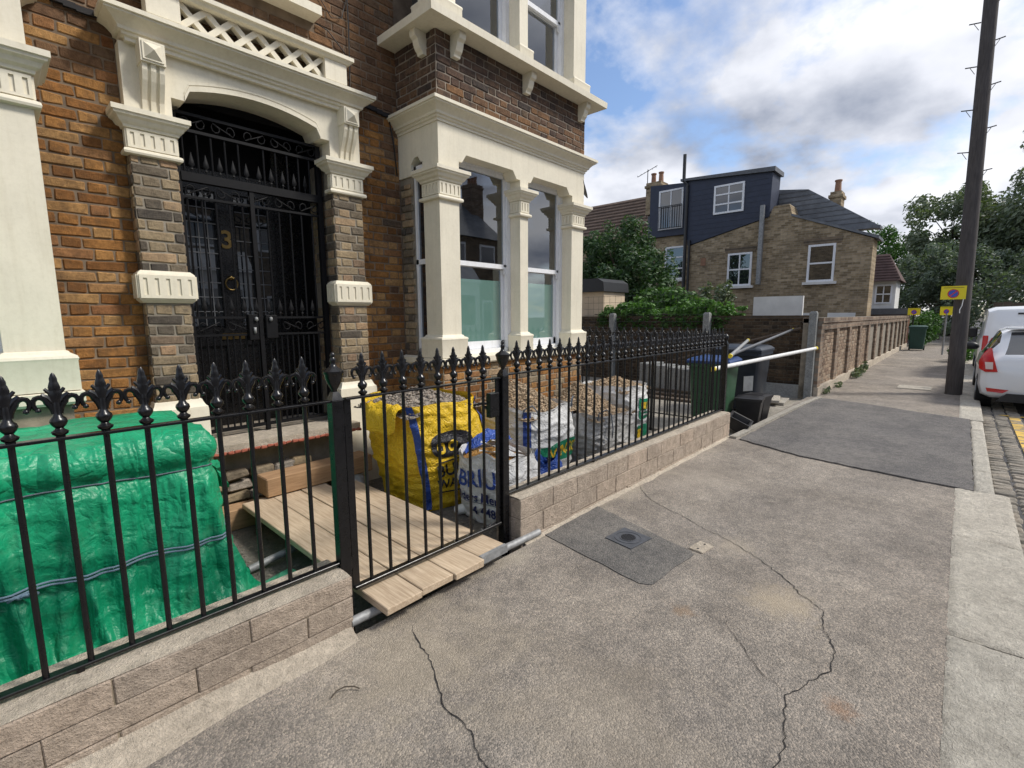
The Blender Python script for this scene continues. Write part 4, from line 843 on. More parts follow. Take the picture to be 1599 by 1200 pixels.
# ------------------------------------------------------------------ boards, tubes, sleeper
ords = ['first scaffold board beside the tarp railing post, pale worn timber', 'second scaffold board from the tarp side, pale timber with sandy marks', 'third scaffold board from the tarp side, pale timber with sandy marks', 'scaffold board beside the bags, pale timber with a metal end band']
for k in range(4):
    x = 1.20+.2225*k; yo = 1.965+[0, .012, -.005, .02][k]; y1 = 3.98+[.02, -.03, .0, -.16][k]
    b = thing('scaffold_board', ords[k], 'board', (x+.109, yo, .08), 'boards under the gate', rz=random.uniform(-.004, .004))
    m = MB(); m.cbox(-.109, .109, 0, y1-yo, 0, .038+.002*k, .004, .003); m.build('plank', 'scaffold_timber', b)
    if k == 3: m = MB(); m.box(-.111, .111, -.003, .025, -.002, .047); m.build('end_band', 'galvanised', b)
def tube_thing(name, label, p0, p1, r, mat, capm=None, cat='tube', group=None):
    o = thing(name, label, cat, p0, group); d = Vector(p1)-Vector(p0); m = MB(); nrm = d.normalized(); L_ = d.length
    a = Vector((0, 0, 1)) if abs(nrm.z) < .9 else Vector((1, 0, 0)); u = nrm.cross(a).normalized(); w2 = nrm.cross(u); seg = 16; vs = []; fs = []
    for q, rr_ in ((0, r*.82), (0, r), (L_, r), (L_, r*.82), (L_-.12, r*.80), (.12, r*.80)):
        for k in range(seg): an = 2*math.pi*k/seg; vs.append(nrm*q+(u*math.cos(an)+w2*math.sin(an))*rr_)
    for i in range(6):
        j = (i+1) % 6
        for k in range(seg): fs.append((i*seg+k, i*seg+(k+1) % seg, j*seg+(k+1) % seg, j*seg+k))
    m.add(vs, fs); m.build('tube', mat, o, smooth=50)
    if capm:
        for q in (0, L_):
            c = nrm*q; sg = 1 if q == 0 else -1; m = MB(); m.tube([c-nrm*.012*sg, c+nrm*.045*sg], r*1.16, 16); m.build('end_cap', capm, o, smooth=50)
    return o
tube_thing('scaffold_tube', 'grey scaffold tube under the outer ends of the boards at the pavement edge', (1.075, 2.10, .048), (2.52, 2.085, .03), .0245, 'galvanised', cat='tube')
tube_thing('scaffold_tube', 'scaffold tube poking out from under the boards on the garden gravel', (.98, 3.22, -.05), (2.1, 3.32, .05), .0245, 'galvanised', cat='tube')
sl = thing('timber_sleeper', 'thick brown timber sleeper lying as a step on the boards below the doorstep', 'sleeper', (1.38, 3.93, .125), rz=.02); m = MB(); m.cbox(0, .95, 0, .22, 0, .155, .008, .004); m.build('beam', 'sleeper_timber', sl)
sl = thing('timber_block', 'short dark timber bearer under the board ends by the tarp', 'timber', (1.02, 4.02, -.09), rz=-.03); m = MB(); m.cbox(0, .5, 0, .16, 0, .165, .008, .006); m.build('beam', 'sleeper_timber', sl)
# ------------------------------------------------------------------ green tarpaulin over a pile
tp = thing('covered_pile', 'pile of materials wrapped in a crumpled green tarpaulin tied with rope', 'tarpaulin', (.0, 3.2, -.09), world=True)
TX0, TX1, TY0, TY1, TZ = -1.15, .77, 2.88, 3.76, .96
def tperim(u):
    # rounded rectangle, u from 0 at front-left going +X along the front
    wx, wy = TX1-TX0, TY1-TY0; L_ = 2*(wx+wy); d = (u % 1)*L_
    if d < wx: return Vector((TX0+d, TY0)), Vector((0, -1)), d
    d -= wx
    if d < wy: return Vector((TX1, TY0+d)), Vector((1, 0)), wx+d
    d -= wy
    if d < wx: return Vector((TX1-d, TY1)), Vector((0, 1)), wx+wy+d
    d -= wx; return Vector((TX0, TY1-d)), Vector((-1, 0)), 2*wx+wy+d
def tarp(u, v):
    z = -.085+(TZ+.085)*v; p, n, d = tperim(u); c = Vector(((TX0+TX1)/2, (TY0+TY1)/2))
    # soften corners
    q = Vector((p.x, p.y)); k = 0
    for du in (-.007, -.0035, .0035, .007): q += tperim(u+du)[0]; n = n+tperim(u+du)[1]
    q /= 5; n.normalize()
    c1, c2 = .78+.02*math.sin(d*2), .365+.015*math.sin(d*3+1)
    pinch = -.022*math.exp(-((z-c1)/.035)**2)-.016*math.exp(-((z-c2)/.04)**2)
    skirt = .11*max(0, 1-(z+.085)/.30)**1.6
    rg = max(0, 1-3.2*abs(nz(d*4.3+.5*z, z*.55, 3)))**2; rg2 = max(0, 1-4*abs(nz(d*9-1.2*z, z*.7, 6)))**2; rh = max(0, 1-4*abs(nz(d*1.8, z*6+.6*d, 9)))**2
    fold = (.075*rg+.036*rg2+.006*nz(d*14, z*4, 6))*(.35+1.2*max(0, c1-z) if z < c1 else .3)+.009*rh-.010
    over = .022*math.exp(-((z-.87)/.06)**2)+.008*nz(d*3, z*5, 8)
    off = pinch+skirt+fold+over-.03*max(0, (z-.91)/.05)
    return (q.x+n.x*off, q.y+n.y*off, z+.012*nz(d*4, z*4, 2)*(1 if v > .05 else 0))
m = MB(); m.grid(tarp, 420, 64, True)
def ttop(u, v):
    x, y, z = tarp(u, 1); cx_, cy_ = (TX0+TX1)/2, (TY0+TY1)/2; s = 1-v
    return (cx_+(x-cx_)*s, cy_+(y-cy_)*s, z+.03*math.sin(min(1, v*2.2)*1.57)+.016*nz((cx_+(x-cx_)*s)*4, (cy_+(y-cy_)*s)*4, 5)*min(1, v*4))
m.grid(ttop, 420, 12, True); m.build('tarpaulin', 'tarp_green', tp, smooth=True)
def skirt(u, v):
    x, y, z = tarp(.02+u*.315, 0); _, n, d = tperim(.02+u*.315); o = .13*v+.03*nz(d*6, v*3, 3)*v; lift = .075*math.sin(v*math.pi)*(.7+.6*nz(d*7, 1))
    return (x+n.x*o, y+n.y*o, -.075+lift+.02*abs(nz(d*13, v*5)))
m = MB(); m.grid(skirt, 140, 10); m.grid(lambda u, v: (.66+.52*u, 2.74+.24*v+.10*u+.02*nz(u*4, v*3, 2), -.072+.07*math.sin(math.pi*v)*(1-.5*u)*(.8+.5*nz(u*6, v*4, 1))+.012*nz(u*14, v*9, 3)), 40, 14); m.build('loose_hem', 'tarp_hem', tp, smooth=True)
for zc, r_ in ((.365, .006), (.38, .005)):
    m = MB(); pts = []
    for k in range(141):
        u = k/140*.6; v = (zc+.085+.02*math.sin(u*9)+(.03*(u-.2) if r_ < .0055 else 0))/(TZ+.085); x, y, z = tarp(u, v); _, n, d = tperim(u); pts.append((x+n.x*.020, y+n.y*.020, z))
    for k in range(1, 140): pts[k] = tuple(max(min(a, b), c) if False else (a+b+c)/3 for a, b, c in zip(pts[k-1], pts[k], pts[k+1]))
    m.tube(pts, r_, 6); m.build('rope', 'tarp_rope', tp, smooth=True)
m = MB(); pts = []
for k in range(141):
    u = k/140*.6; v = (.78+.085+.02*math.sin(tperim(u)[2]*2))/(TZ+.085); x, y, z = tarp(u, v); _, n, d = tperim(u); pts.append((x+n.x*.006, y+n.y*.006, z))
m.tube(pts, .004, 5); m.build('rope', 'strap_grey', tp, smooth=True)
m = MB(); kx = tarp(.20, (.37+.085)/(TZ+.085)); [m.tube([(kx[0]+a, kx[1]-.02, kx[2]), (kx[0]+a+.02, kx[1]-.03, kx[2]+.015), (kx[0]+a+.04, kx[1]-.02, kx[2])], .009, 6) for a in (-.03, 0, .02)]; m.build('knot', 'tarp_rope', tp, smooth=True)
m = MB(); gx = tarp(.37, .72)
def bunch(u, v): an = u*2*math.pi; r = .02+.05*v+.02*nz(u*7, v*3); return (.765+.06*v+r*.4*math.sin(an*2), 3.02+.05*v+r*math.cos(an), .74-.10*v*v+r*.9*math.sin(an))
m.grid(bunch, 20, 8, True); m.build('gathered_corner', 'tarp_green', tp, smooth=True)
# ------------------------------------------------------------------ builders' bags
class Bag:
    def __init__(s, x0, x1, y0, y1, h, seed, bulge=.08, lean=(0, 0), flop=0, rim=.02, wr=.008, freq=70, slump=0, crumple=1.0):
        s.__dict__.update(locals()); s.cx, s.cy = (x0+x1)/2, (y0+y1)/2; s.hx, s.hy = (x1-x0)/2, (y1-y0)/2
    def p(s, u, v, off=0):
        an = 2*math.pi*u-math.pi*.75          # u=0 at front-left corner, u=.25 front-right
        c, si = math.cos(an), math.sin(an); k = (abs(c)**3.4+abs(si)**3.4)**(-1/3.4); sd = s.seed
        g = 1+s.bulge*math.sin(math.pi*min(1, v*1.05))-.06*(1-v)**3+s.slump*(1-v)**2
        wr = s.wr*.75*math.sin(v*s.freq*.8+6*nz(u*7, v*2.5, sd)+5*nz(u*16, v*3, sd))*(.35+.65*max(0, nz(u*5, v*4, sd+4)+.45))*(1-.7*v)+s.crumple*(.026*nz(u*9, v*3, sd+1)+.012*nz(u*25, v*11, sd+2)+.016*max(0, 1-4*abs(nz(u*8, v*5, sd+7)))**2)
        x = s.cx+s.lean[0]*v*v+(s.hx*g*k)*c+(wr+off)*c*1.2; y = s.cy+s.lean[1]*v*v+(s.hy*g*k)*si+(wr+off)*si*1.2
        z = -.085+(s.h+.085)*v+s.rim*nz(u*8, 3, sd)*v
        return Vector((x, y, z))
    def side(s, face, a, v, off=0):           # a in 0..1 along a face: 0 front, 3 left
        return s.p((face+.5+math.atan(max(-1, min(1, 2*a-1)))/(math.pi/2))*.25, v, off)
    def build(s, name, label, mat, parent_group=None, vmax=1.0):
        s.o = thing(name, label, 'bulk bag', (s.cx, s.cy, -.09), world=True); m = MB(); m.grid(lambda u, v: s.p(u, v*vmax), 120, 60, True)
        def inn(u, v): q = s.p(u, vmax, -.012); lo = s.p(u, vmax-.22, -.03); return q.lerp(lo, v)
        m.grid(inn, 120, 4, True); s.bag = m.build('bag', mat, s.o, smooth=True); return s.o
    def heap(s, mat, z0, peak, n, rad=.02, px=0, py=0):
        m = MB(); random.seed(s.seed*7+1); rr = []
        def hz(x, y):
            d = max(abs(x-s.cx)/s.hx, abs(y-s.cy)/s.hy); q = math.hypot((x-s.cx-px)/s.hx, (y-s.cy-py)/s.hy); return z0+(peak-z0)*max(0, 1-q*.8)-.02*d
        b = MB(); b.grid(lambda u, v: (lambda x, y: (x+s.lean[0], y+s.lean[1], hz(x, y)-.01))(s.cx+(u*2-1)*s.hx*.97, s.cy+(v*2-1)*s.hy*.97), 14, 14); m.v, m.f, m.m = b.v, b.f, b.m; rr = [.5]*len(m.f)
        for k in range(n):
            x, y = s.cx+random.uniform(-.96, .96)*s.hx, s.cy+random.uniform(-.96, .96)*s.hy; f0 = len(m.f); pebble(m, (x+s.lean[0], y+s.lean[1], hz(x, y)+random.uniform(-.005, .012)), rad*random.uniform(.5, 1.5)); rr.extend([random.random()]*(len(m.f)-f0))
        m.build('rubble', mat, s.o, recalc=False, rnd=rr, kind='stuff')
    def strap(s, u, mat, w_=.022, v0=.02, v1=1.0):
        m = MB(); m.grid(lambda a, v: s.p(u+(a-.5)*w_, v0+(v1-v0)*v, .010), 3, 40); m.build('strap', mat, s.o, smooth=True)
    def loop(s, u, mat, h=.12, w_=.05):
        m = MB(); a = s.p(u-w_/2, .93, .012); b = s.p(u+w_/2, .93, .012); c = (a+b)/2; m.tube([a, a.lerp(b, .1)+Vector((0, 0, h*.6)), c+Vector((0, -.03, h)), a.lerp(b, .9)+Vector((0, -.02, h*.5)), b+Vector((0, -.03, -.1)), b+Vector((0, -.02, -.2))], .007, 6); m.build('lifting_loop', mat, s.o, smooth=True)
    def text(s, txt, size, mat, face, a0, v0, sk=0, name='lettering'):
        vs, fs = text_mesh(txt, size); Lh = 2*s.hx if face in (0, 2) else 2*s.hy; m = MB(); m.add([s.side(face, a0+v.x/Lh, v0+(v.y+sk*v.x)/(s.h+.085), .010) for v in vs], fs); m.build(name, mat, s.o, recalc=False)
    def patch(s, face, a0, a1, v0, v1, mat, name='print', ell=False, off=.006):
        m = MB()
        if ell:
            def fn(u, v): an = u*2*math.pi; ca, sa = math.cos(an), math.sin(an); k = (abs(ca)**3+abs(sa)**3)**(-1/3); return s.side(face, (a0+a1)/2+(a1-a0)/2*ca*k*v, (v0+v1)/2+(v1-v0)/2*sa*k*v, off)
            m.grid(fn, 36, 8, True)
        else: m.grid(lambda u, v: s.side(face, a0+(a1-a0)*u, v0+(v1-v0)*v, off), 14, 10)
        m.build(name, mat, s.o, smooth=True, recalc=False)
B = Bag(2.30, 3.14, 3.10, 3.94, .84, 1, .07, lean=(-.15, .02), rim=.06, wr=.012, freq=85); B.build('bulk_bag', 'full yellow builders bulk bag with blue corner strap and black print', 'bag_yellow'); B.heap('rubble_grey', .78, .93, 1400, .0125)
B.strap(0.0, 'print_blue', .02); B.strap(.25, 'print_blue', .02)
B.patch(0, .16, .66, .50, .74, 'print_black', 'logo_oval', True, .008); B.patch(0, .22, .31, .55, .66, 'print_yellow', 'logo_mark', True, .012); B.patch(0, .35, .45, .55, .66, 'print_yellow', 'logo_mark', True, .012); B.patch(0, .245, .285, .58, .625, 'print_black', 'logo_mark', True, .015); B.patch(0, .375, .425, .58, .625, 'print_black', 'logo_mark', True, .015)
B.patch(0, .17, .62, .462, .472, 'print_black', 'print_line'); B.text('BUIL', .15, 'print_black', 0, .17, .33); B.text('WARE', .115, 'print_black', 0, .165, .21); B.patch(0, .16, .62, .165, .178, 'print_black', 'print_line')
def flapfn(u, v): q = B.side(3, .45+.5*u, 1.0, .0); return (q.x-.10*math.sin(v*1.7)-.02*nz(u*5, v*4), q.y, q.z+.01-.22*v*v+.03*nz(u*6, v*3, 4))
m = MB(); m.grid(flapfn, 18, 10); m.build('folded_flap', 'bag_yellow', B.o, smooth=True)
Wb = Bag(2.53, 3.02, 2.42, 2.98, .46, 2, .12, lean=(-.02, .04), rim=.08, wr=.004, freq=40, slump=.04, crumple=.55); Wb.build('bulk_bag', 'slumped white bulk bag with blue lettering, open top full of ochre waste', 'bag_white'); 
Wb.text('BRIU', .19, 'print_blue', 3, .16, .56); Wb.text('ilders Mer', .10, 'print_navy', 3, .14, .34); Wb.text('4 448', .10, 'print_navy', 3, .42, .14); Wb.patch(3, .14, .95, .315, .323, 'print_navy', 'print_line')
m = MB(); m.grid(lambda u, v: (lambda q: (Wb.cx+(q.x-Wb.cx)*(1-v)*.94, Wb.cy+.03+(q.y-Wb.cy)*(1-v)*.94, q.z-.08+.10*math.sin(v*1.5)+.05*nz(u*6, v*5, 4)*(1-v)))(Wb.p(u, .97)), 50, 12, True); m.build('ochre_waste', 'ochre_waste', Wb.o, smooth=True)
for (a, b, c) in (((2.55, 2.72, .50), (2.75, 2.60, .46), (2.95, 2.50, .40)), ((2.66, 2.82, .53), (2.8, 2.66, .47), (2.9, 2.52, .38)), ((2.85, 2.9, .50), (2.9, 2.7, .46), (2.95, 2.56, .40))):
    m = MB(); A, Bv, Cv = Vector(a), Vector(b), Vector(c); m.grid(lambda u, v: tuple((A.lerp(Bv, u)).lerp(Bv.lerp(Cv, u), u)+Vector((.035*(v-.5), .03*(v-.5), .012*math.sin(u*9+v*4)))), 16, 5); m.build('torn_strip', 'bag_white', Wb.o, smooth=True)
m = MB(); m.grid(lambda u, v: (2.60+.45*u, 2.92-.10*u+.12*v+.02*nz(u*6, v*3), .44+.17*math.sin(u*2.4)*(.4+.6*v)+.03*nz(u*7, v*5, 2)-.04*v), 22, 8); m.build('blue_lining', 'bag_blue', Wb.o, smooth=True)
Bb = thing('blue_sack', 'crumpled blue plastic sack leaning against the low wall', 'sack', (3.2, 2.56, -.09), world=True); m = MB()
m.grid(lambda u, v: (lambda an, r: (3.22+r*1.05*math.cos(an), 2.57+r*.7*math.sin(an), -.085+.50*v*(1-.25*abs(math.cos(an-.6)))+.03*nz(u*7, v*5, 3)))(2*math.pi*u, (.22-.10*v*v+.05*nz(u*5, v*3, 1)+.018*nz(u*19, v*8, 5))), 70, 26, True); m.build('sack', 'bag_blue', Bb.id_data if False else Bb, smooth=True)
C3 = Bag(3.40, 4.26, 2.96, 3.74, .63, 3, .08, rim=.05, wr=.008, freq=60); C3.build('bulk_bag', 'white bulk bag with green printed band and blue strap, heaped with pale rubble', 'bag_white'); C3.heap('rubble', .58, .88, 2200, .0125, -.05, .12)
C3.patch(0, .22, .97, .22, .50, 'print_green'); C3.text('WNSO', .16, 'print_yellow', 0, .36, .29); C3.strap(.0, 'print_blue', .025); C3.loop(.01, 'strap_grey'); C3.loop(.25, 'strap_grey')
C4 = Bag(4.36, 5.2, 2.76, 3.52, .46, 4, .07, wr=.012, freq=75, rim=.06); C4.build('bulk_bag', 'grey creased bulk bag heaped with rubble between the two white bags', 'bag_grey'); C4.heap('rubble', .44, .80, 2200, .0125, -.1, .15); C4.loop(.02, 'strap_grey')
C5 = Bag(5.28, 5.98, 2.98, 3.72, .66, 5, .03, wr=.004, freq=40, rim=.03); C5.build('bulk_bag', 'tall white bulk bag with green and yellow printed panels by the corner post', 'bag_white'); C5.heap('rubble', .62, .75, 1200, .013)
C5.patch(0, .45, .98, .40, .78, 'print_green'); C5.patch(0, .50, .66, .60, .72, 'print_yellow', off=.010); C5.patch(0, .76, .92, .58, .74, 'print_yellow', off=.010); C5.patch(0, .45, .98, .02, .30, 'print_green', off=.006); C5.patch(0, .46, .62, .04, .24, 'print_yellow', off=.010); C5.patch(0, .5, .95, .47, .50, 'bag_white', off=.010); C5.patch(0, .5, .95, .54, .57, 'bag_white', off=.010)
tb = thing('plastic_tub', 'small white plastic tub with yellow label behind the rubble bags', 'tub', (5.7, 4.2, -.09)); m = MB(); m.lathe([(.15, 0), (.17, .62), (.18, .66), (.18, .72), (.14, .76), (0, .77)], 18); m.build('tub', 'bag_white', tb, smooth=40); m = MB(); m.lathe([(.172, .42), (.176, .58)], 18); m.build('label_band', 'print_yellow', tb)
cp = thing('white_cup', 'small white plastic pipe offcut on the gravel by the yellow bag', 'offcut', (2.52, 2.98, -.06)); m = MB(); m.lathe([(.04, 0), (.045, .10), (.038, .10), (.034, .01)], 14); m.build('offcut', 'white_tube', cp, smooth=40).rotation_euler = (1.2, 0, .5)
cp = thing('pale_sack', 'small crumpled white sack beside the porch pillar base', 'sack', (2.18, 4.02, -.09)); m = MB(); m.grid(lambda u, v: (lambda an, r: (r*math.cos(an), r*.8*math.sin(an), .26*v+.02*nz(u*5, v*4)))(2*math.pi*u, .10*(1-v**3)+.02*nz(u*6, v*5, 2)), 30, 12, True); m.build('sack', 'bag_white', cp, smooth=True)
cp = thing('twig', 'small curled dry twig lying on the pavement', 'twig', (.86, 1.74, .008)); m = MB(); m.tube([(-.06, .02, 0), (-.03, .03, .008), (0, .022, .012), (.03, .0, .008), (.045, -.02, 0)], .003, 5); m.build('stem', 'bark', cp)
# ------------------------------------------------------------------ yard: bins, tubes, posts
random.seed(44)
def wheelie(name, label, x, y, z, h, w_, d_, rz, mat, lidmat, sticker=False):
    b = thing(name, label, 'wheelie bin', (x, y, z), rz=rz); m = MB(); s = .80
    lv = [(s, .06), (s+.02, .08), (.97, h*.84), (1.0, h*.86), (1.06, h*.865), (1.06, h*.91), (1.0, h*.91)]
    vs = []; fs = []
    for k, zz in lv:
        q = .9
        for sx, sy in ((-1, -q), (-q, -1), (q, -1), (1, -q), (1, q), (q, 1), (-q, 1), (-1, q)): vs.append((sx*w_/2*k, sy*d_/2*k, zz))
    for i in range(len(lv)-1):
        for k in range(8): fs.append((i*8+k, i*8+(k+1) % 8, (i+1)*8+(k+1) % 8, (i+1)*8+k))
    fs.append(tuple(range(8))[::-1]); fs.append(tuple(range((len(lv)-1)*8, len(lv)*8))); m.add(vs, fs); m.build('body', mat, b, smooth=40)
    m = MB(); m.loft(-w_*.54, w_*.54, -d_*.55, d_*.52, [(0, h*.912), (.006, h*.925), (.004, h*.95), (-.04, h*.985), (-.09, h)]); m.cbox(-w_*.3, w_*.3, d_*.52, d_*.64, h*.92, h*.95, .01); m.build('lid', lidmat, b, smooth=40)
    for sx in (-1, 1):
        m = MB(); m.tube([(sx*w_*.38, d_*.40, .10), (sx*w_*.47, d_*.40, .10)], .10, 16); m.build('wheel', 'tyre', b, smooth=50)
    m = MB(); m.tube([(-w_*.4, d_*.60, h*.9), (w_*.4, d_*.60, h*.9)], .016, 8); m.build('handle', mat, b)
    if sticker: m = MB(); m.add([(w_*.2, -d_*.505, h*.34), (w_*.4, -d_*.505, h*.36), (w_*.4, -d_*.515, h*.58), (w_*.2, -d_*.515, h*.56)], [(0, 1, 2, 3)]); m.build('sticker', 'white_tube', b)
    return b
wheelie('wheelie_bin', 'green wheelie bin with blue lid beside the corner of the railing', 7.35, 2.68, -.07, 1.02, .56, .62, math.radians(-86), 'wheelie_green', 'lid_blue')
wheelie('wheelie_bin', 'large dark navy wheelie bin behind the green bin', 8.75, 2.72, -.07, 1.12, .72, .78, math.radians(-88), 'wheelie_navy', 'wheelie_navy', True)
def caddy(label, x, y, z, w_, d_, h, rz=0, lid=True):
    b = thing('recycling_caddy', label, 'caddy', (x, y, z), rz=rz); m = MB(); m.loft(-w_/2, w_/2, -d_/2, d_/2, [(-.04, 0), (0, h*.9), (.012, h*.9), (.012, h*.96), (0, h*.96)]); m.build('body', 'bin_black', b)
    if lid: m = MB(); m.loft(-w_/2, w_/2, -d_/2, d_/2, [(.015, h*.962), (.015, h*.99), (-.05, h*1.03)]); m.build('lid', 'bin_black', b)
caddy('upright black food caddy standing in front of the navy bin', 7.58, 2.22, -.07, .32, .34, .42, .15); caddy('black caddy behind the front caddy against the navy bin', 8.05, 2.25, -.07, .30, .32, .40, -.1)
lw = thing('open_black_box', 'low open black plastic box lying at the edge of the yard', 'box', (7.0, 2.22, -.07), rz=.2); m = MB(); m.loft(-.2, .2, -.14, .14, [(-.03, 0), (.0, .16), (.015, .165), (.0, .167), (-.02, .16), (-.04, .03)]); o = m.build('tub', 'bin_black', lw); o.rotation_euler = (math.radians(25), 0, 0); o.location = (0, 0, .05)
tube_thing('barrier_tube', 'long white tube with yellow end caps slung from the concrete post', (6.52, 2.40, .84), (10.56, 1.99, .93), .030, 'white_tube', 'yellow_plastic')
tube_thing('scaffold_tube', 'grey tube with yellow cap lying across the top of the green bin', (7.02, 2.35, .985), (9.4, 2.85, 1.10), .026, 'galvanised', 'yellow_plastic')
tube_thing('scaffold_tube', 'dark rusty tube with yellow cap rising behind the navy bin to the yard wall', (7.25, 2.42, .985), (10.8, 2.45, 1.27), .022, 'lead_grey', 'yellow_plastic')
def cpost(label, x, y, h, s=.065):
    p = thing('concrete_post', label, 'post', (x, y, -.1)); m = MB(); m.loft(-s, s, -s, s, [(0, 0), (0, h+.06), (-.02, h+.10)]); m.build('shaft', 'grey_concrete', p)
cpost('tall pale concrete post at the end of the street garden wall', 10.62, 2.08, 1.62, .062); cpost('concrete post with rounded top against the dark yard wall', 10.68, 4.1, 1.62); cpost('concrete post beside the beige panel at the back of the yard', 10.68, 6.45, 1.62)
gvl = thing('gravel_board', 'grey concrete gravel board at the foot of the yard wall', 'board', (10.72, 3.1, -.1)); m = MB(); m.cbox(-.03, .03, -.95, .95, 0, .29, .006); m.build('board', 'grey_concrete', gvl)
for k, (x, y, z, rz, l) in enumerate(((9.9, 2.55, -.07, .1, 'pale concrete slab lying flat at the foot of the gravel board'), (9.7, 2.62, -.012, .22, 'thin pale slab resting on another slab by the gravel board'))):
    s_ = thing('paving_slab', l, 'slab', (x, y, z), rz=rz); m = MB(); m.cbox(-.32, .32, -.28, .28, 0, .055, .006); m.build('slab', 'pale_slab', s_)
pl = thing('slab_stack', 'leaning grey slabs stacked low in the yard behind the side railing', 'slabs', (9.6, 4.4, -.07))
for k in range(5): m = MB(); m.cbox(-.35+.02*k, .3, -1.0+.32*k, -.72+.32*k, .0, .55+.02*k, .01, .01); m.build('slab', 'grey_concrete', pl)
pb = thing('timber_batten', 'dark timber batten leaning across the yard wall', 'timber', (10.4, 5.4, .35)); m = MB(); m.tube([(0, 0, 0), (.35, -3.1, .95)], .03, 6); m.build('batten', 'wood_fence', pb)
pb = thing('dark_planks', 'dark planks lying on the yard floor by the slabs', 'planks', (8.9, 4.2, -.07)); m = MB(); [m.cbox(-.1+.2*k, .08+.2*k, -1.2, 1.1, .0+.05*k, .05+.05*k, .006) for k in range(3)]; m.build('plank', 'wood_fence', pb)
# yard back wall (dark bricks)
YW = thing('yard_wall', 'dark sooty brick wall at the back of the bin yard', 'wall', (10.9, 4.6, 0), world=True)
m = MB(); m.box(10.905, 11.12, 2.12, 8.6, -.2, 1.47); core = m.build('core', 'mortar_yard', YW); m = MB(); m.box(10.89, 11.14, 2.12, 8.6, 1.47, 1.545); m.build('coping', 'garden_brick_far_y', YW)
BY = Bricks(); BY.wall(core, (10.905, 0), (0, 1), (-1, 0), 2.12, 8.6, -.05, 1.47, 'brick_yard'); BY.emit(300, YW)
# street garden wall with recessed panels
GW = thing('garden_wall', 'long old brick garden wall with recessed panels along the pavement', 'wall', (18, 1.95, 0), world=True); BG = Bricks()
m = MB(); m.box(10.69, 30.5, 2.01, 2.26, -.2, 1.48); core = m.build('core', 'mortar_grey', GW)
m = MB(); m.box(10.69, 30.5, 1.93, 2.005, -.2, .17); m.build('plinth', 'cement_cap', GW)
m = MB(); m.box(10.69, 30.5, 1.945, 2.012, 1.27, 1.40); m.box(10.69, 30.5, 1.925, 2.27, 1.401, 1.50); m.build('top_band', 'garden_brick_far', GW)
x = 10.69; k = 0
while x < 30:
    m = MB(); m.box(x, x+.28, 1.95, 2.011, .17, 1.27); m.build('pier', 'garden_brick_far', GW)
    if x < 17: BG.wall(core, (0, 2.01), (1, 0), (0, -1), x+.285, x+1.575, .17, 1.27, 'brick_street', proud=.012)
    x += 1.58
BG.emit(300, GW)
# ------------------------------------------------------------------ house beyond the yard
R2 = thing('end_terrace_house', 'yellow brick house with blue clad loft dormer beyond the bin yard', 'house', (22, 6, 0), world=True); HX = 20.0
m = MB(); m.prism([(2.40, -.2), (8.60, -.2), (8.60, 4.38), (5.62, 5.12), (5.45, 5.5), (4.95, 5.5), (4.82, 5.05), (2.40, 4.03)], 'x', HX, HX+1.0); m.build('wall', 'stock_brick_far_y', R2)
m = MB(); m.prism([(2.25, 4.0), (4.85, 5.06), (4.85, 5.14), (2.25, 4.09)], 'x', HX-.06, HX+1.1); m.build('roof_slope', 'slate_grey', R2)
m = MB(); m.prism([(8.62, 4.40), (5.58, 5.14), (5.55, 6.72), (8.9, 6.98)], 'x', HX-.05, HX+.95); DOR = m.build('dormer', 'slate_hung_blue', R2)
m = MB(); m.prism([(5.45, 6.70), (8.98, 6.97), (8.98, 7.06), (5.45, 6.86)], 'x', HX-.16, HX+1.0); m.build('fascia', 'lead_grey', DOR)
m = MB()
for k in range(11):     # courses of hung slates
    z = 4.6+k*.19
    ya = 8.62 if z > 4.42 else 8; yb = max(5.56, 8.62-(z-4.40)/.74*3.04) if False else 5.56
    lo = 5.58 if z > 5.14 else 5.58+(5.14-z)/.74*3.04
    m.box(HX-.058, HX-.049, lo+.03, 8.6, z, z+.012)
m.build('slate_course', 'slate_hung_blue', DOR)
m = MB(); m.box(HX+.5, HX+4, 8.6, 11.2, -.2, 5.0); m.build('side_wall', 'stock_brick_far_y', R2)
m = MB(); m.prism([(8.7, 4.95), (10.55, 4.95), (10.55, 7.15), (8.7, 7.0)], 'x', HX+.35, HX+4); m.build('dormer', 'slate_hung_blue', R2)
def win(parent, X, y0, y1, z0, z1, name='window', bars=(1, 1), sill=True, fr=.07):
    m = MB(); 
    for a, b, c, d in ((y0, y0+fr, z0, z1), (y1-fr, y1, z0, z1), (y0+fr, y1-fr, z1-fr, z1), (y0+fr, y1-fr, z0, z0+fr)): m.box(X-.05, X+.03, a, b, c, d)
    for k in range(1, bars[0]): y = y0+(y1-y0)*k/bars[0]; m.box(X-.045, X+.0, y-.022, y+.022, z0+fr, z1-fr)
    for k in range(1, bars[1]): z = z0+(z1-z0)*k/bars[1]; m.box(X-.053, X+.0, y0+fr, y1-fr, z-.028, z+.028)
    w_ = m.build(name, 'white_upvc', parent); m = MB(); m.box(X-.02, X-.015, y0+fr, y1-fr, z0+fr, z1-fr); m.build('pane', 'dark_glass', w_)
    if sill: m = MB(); m.box(X-.14, X, y0-.1, y1+.1, z0-.09, z0); m.build('sill', 'render_white', w_)
    return w_
win(R2, HX, 3.42, 4.24, 2.70, 3.98, bars=(1, 2)); win(R2, HX, 6.09, 6.98, 2.68, 3.93, bars=(2, 2)); win(R2, HX-.05, 6.49, 7.62, 5.47, 6.55, bars=(2, 3), sill=False)
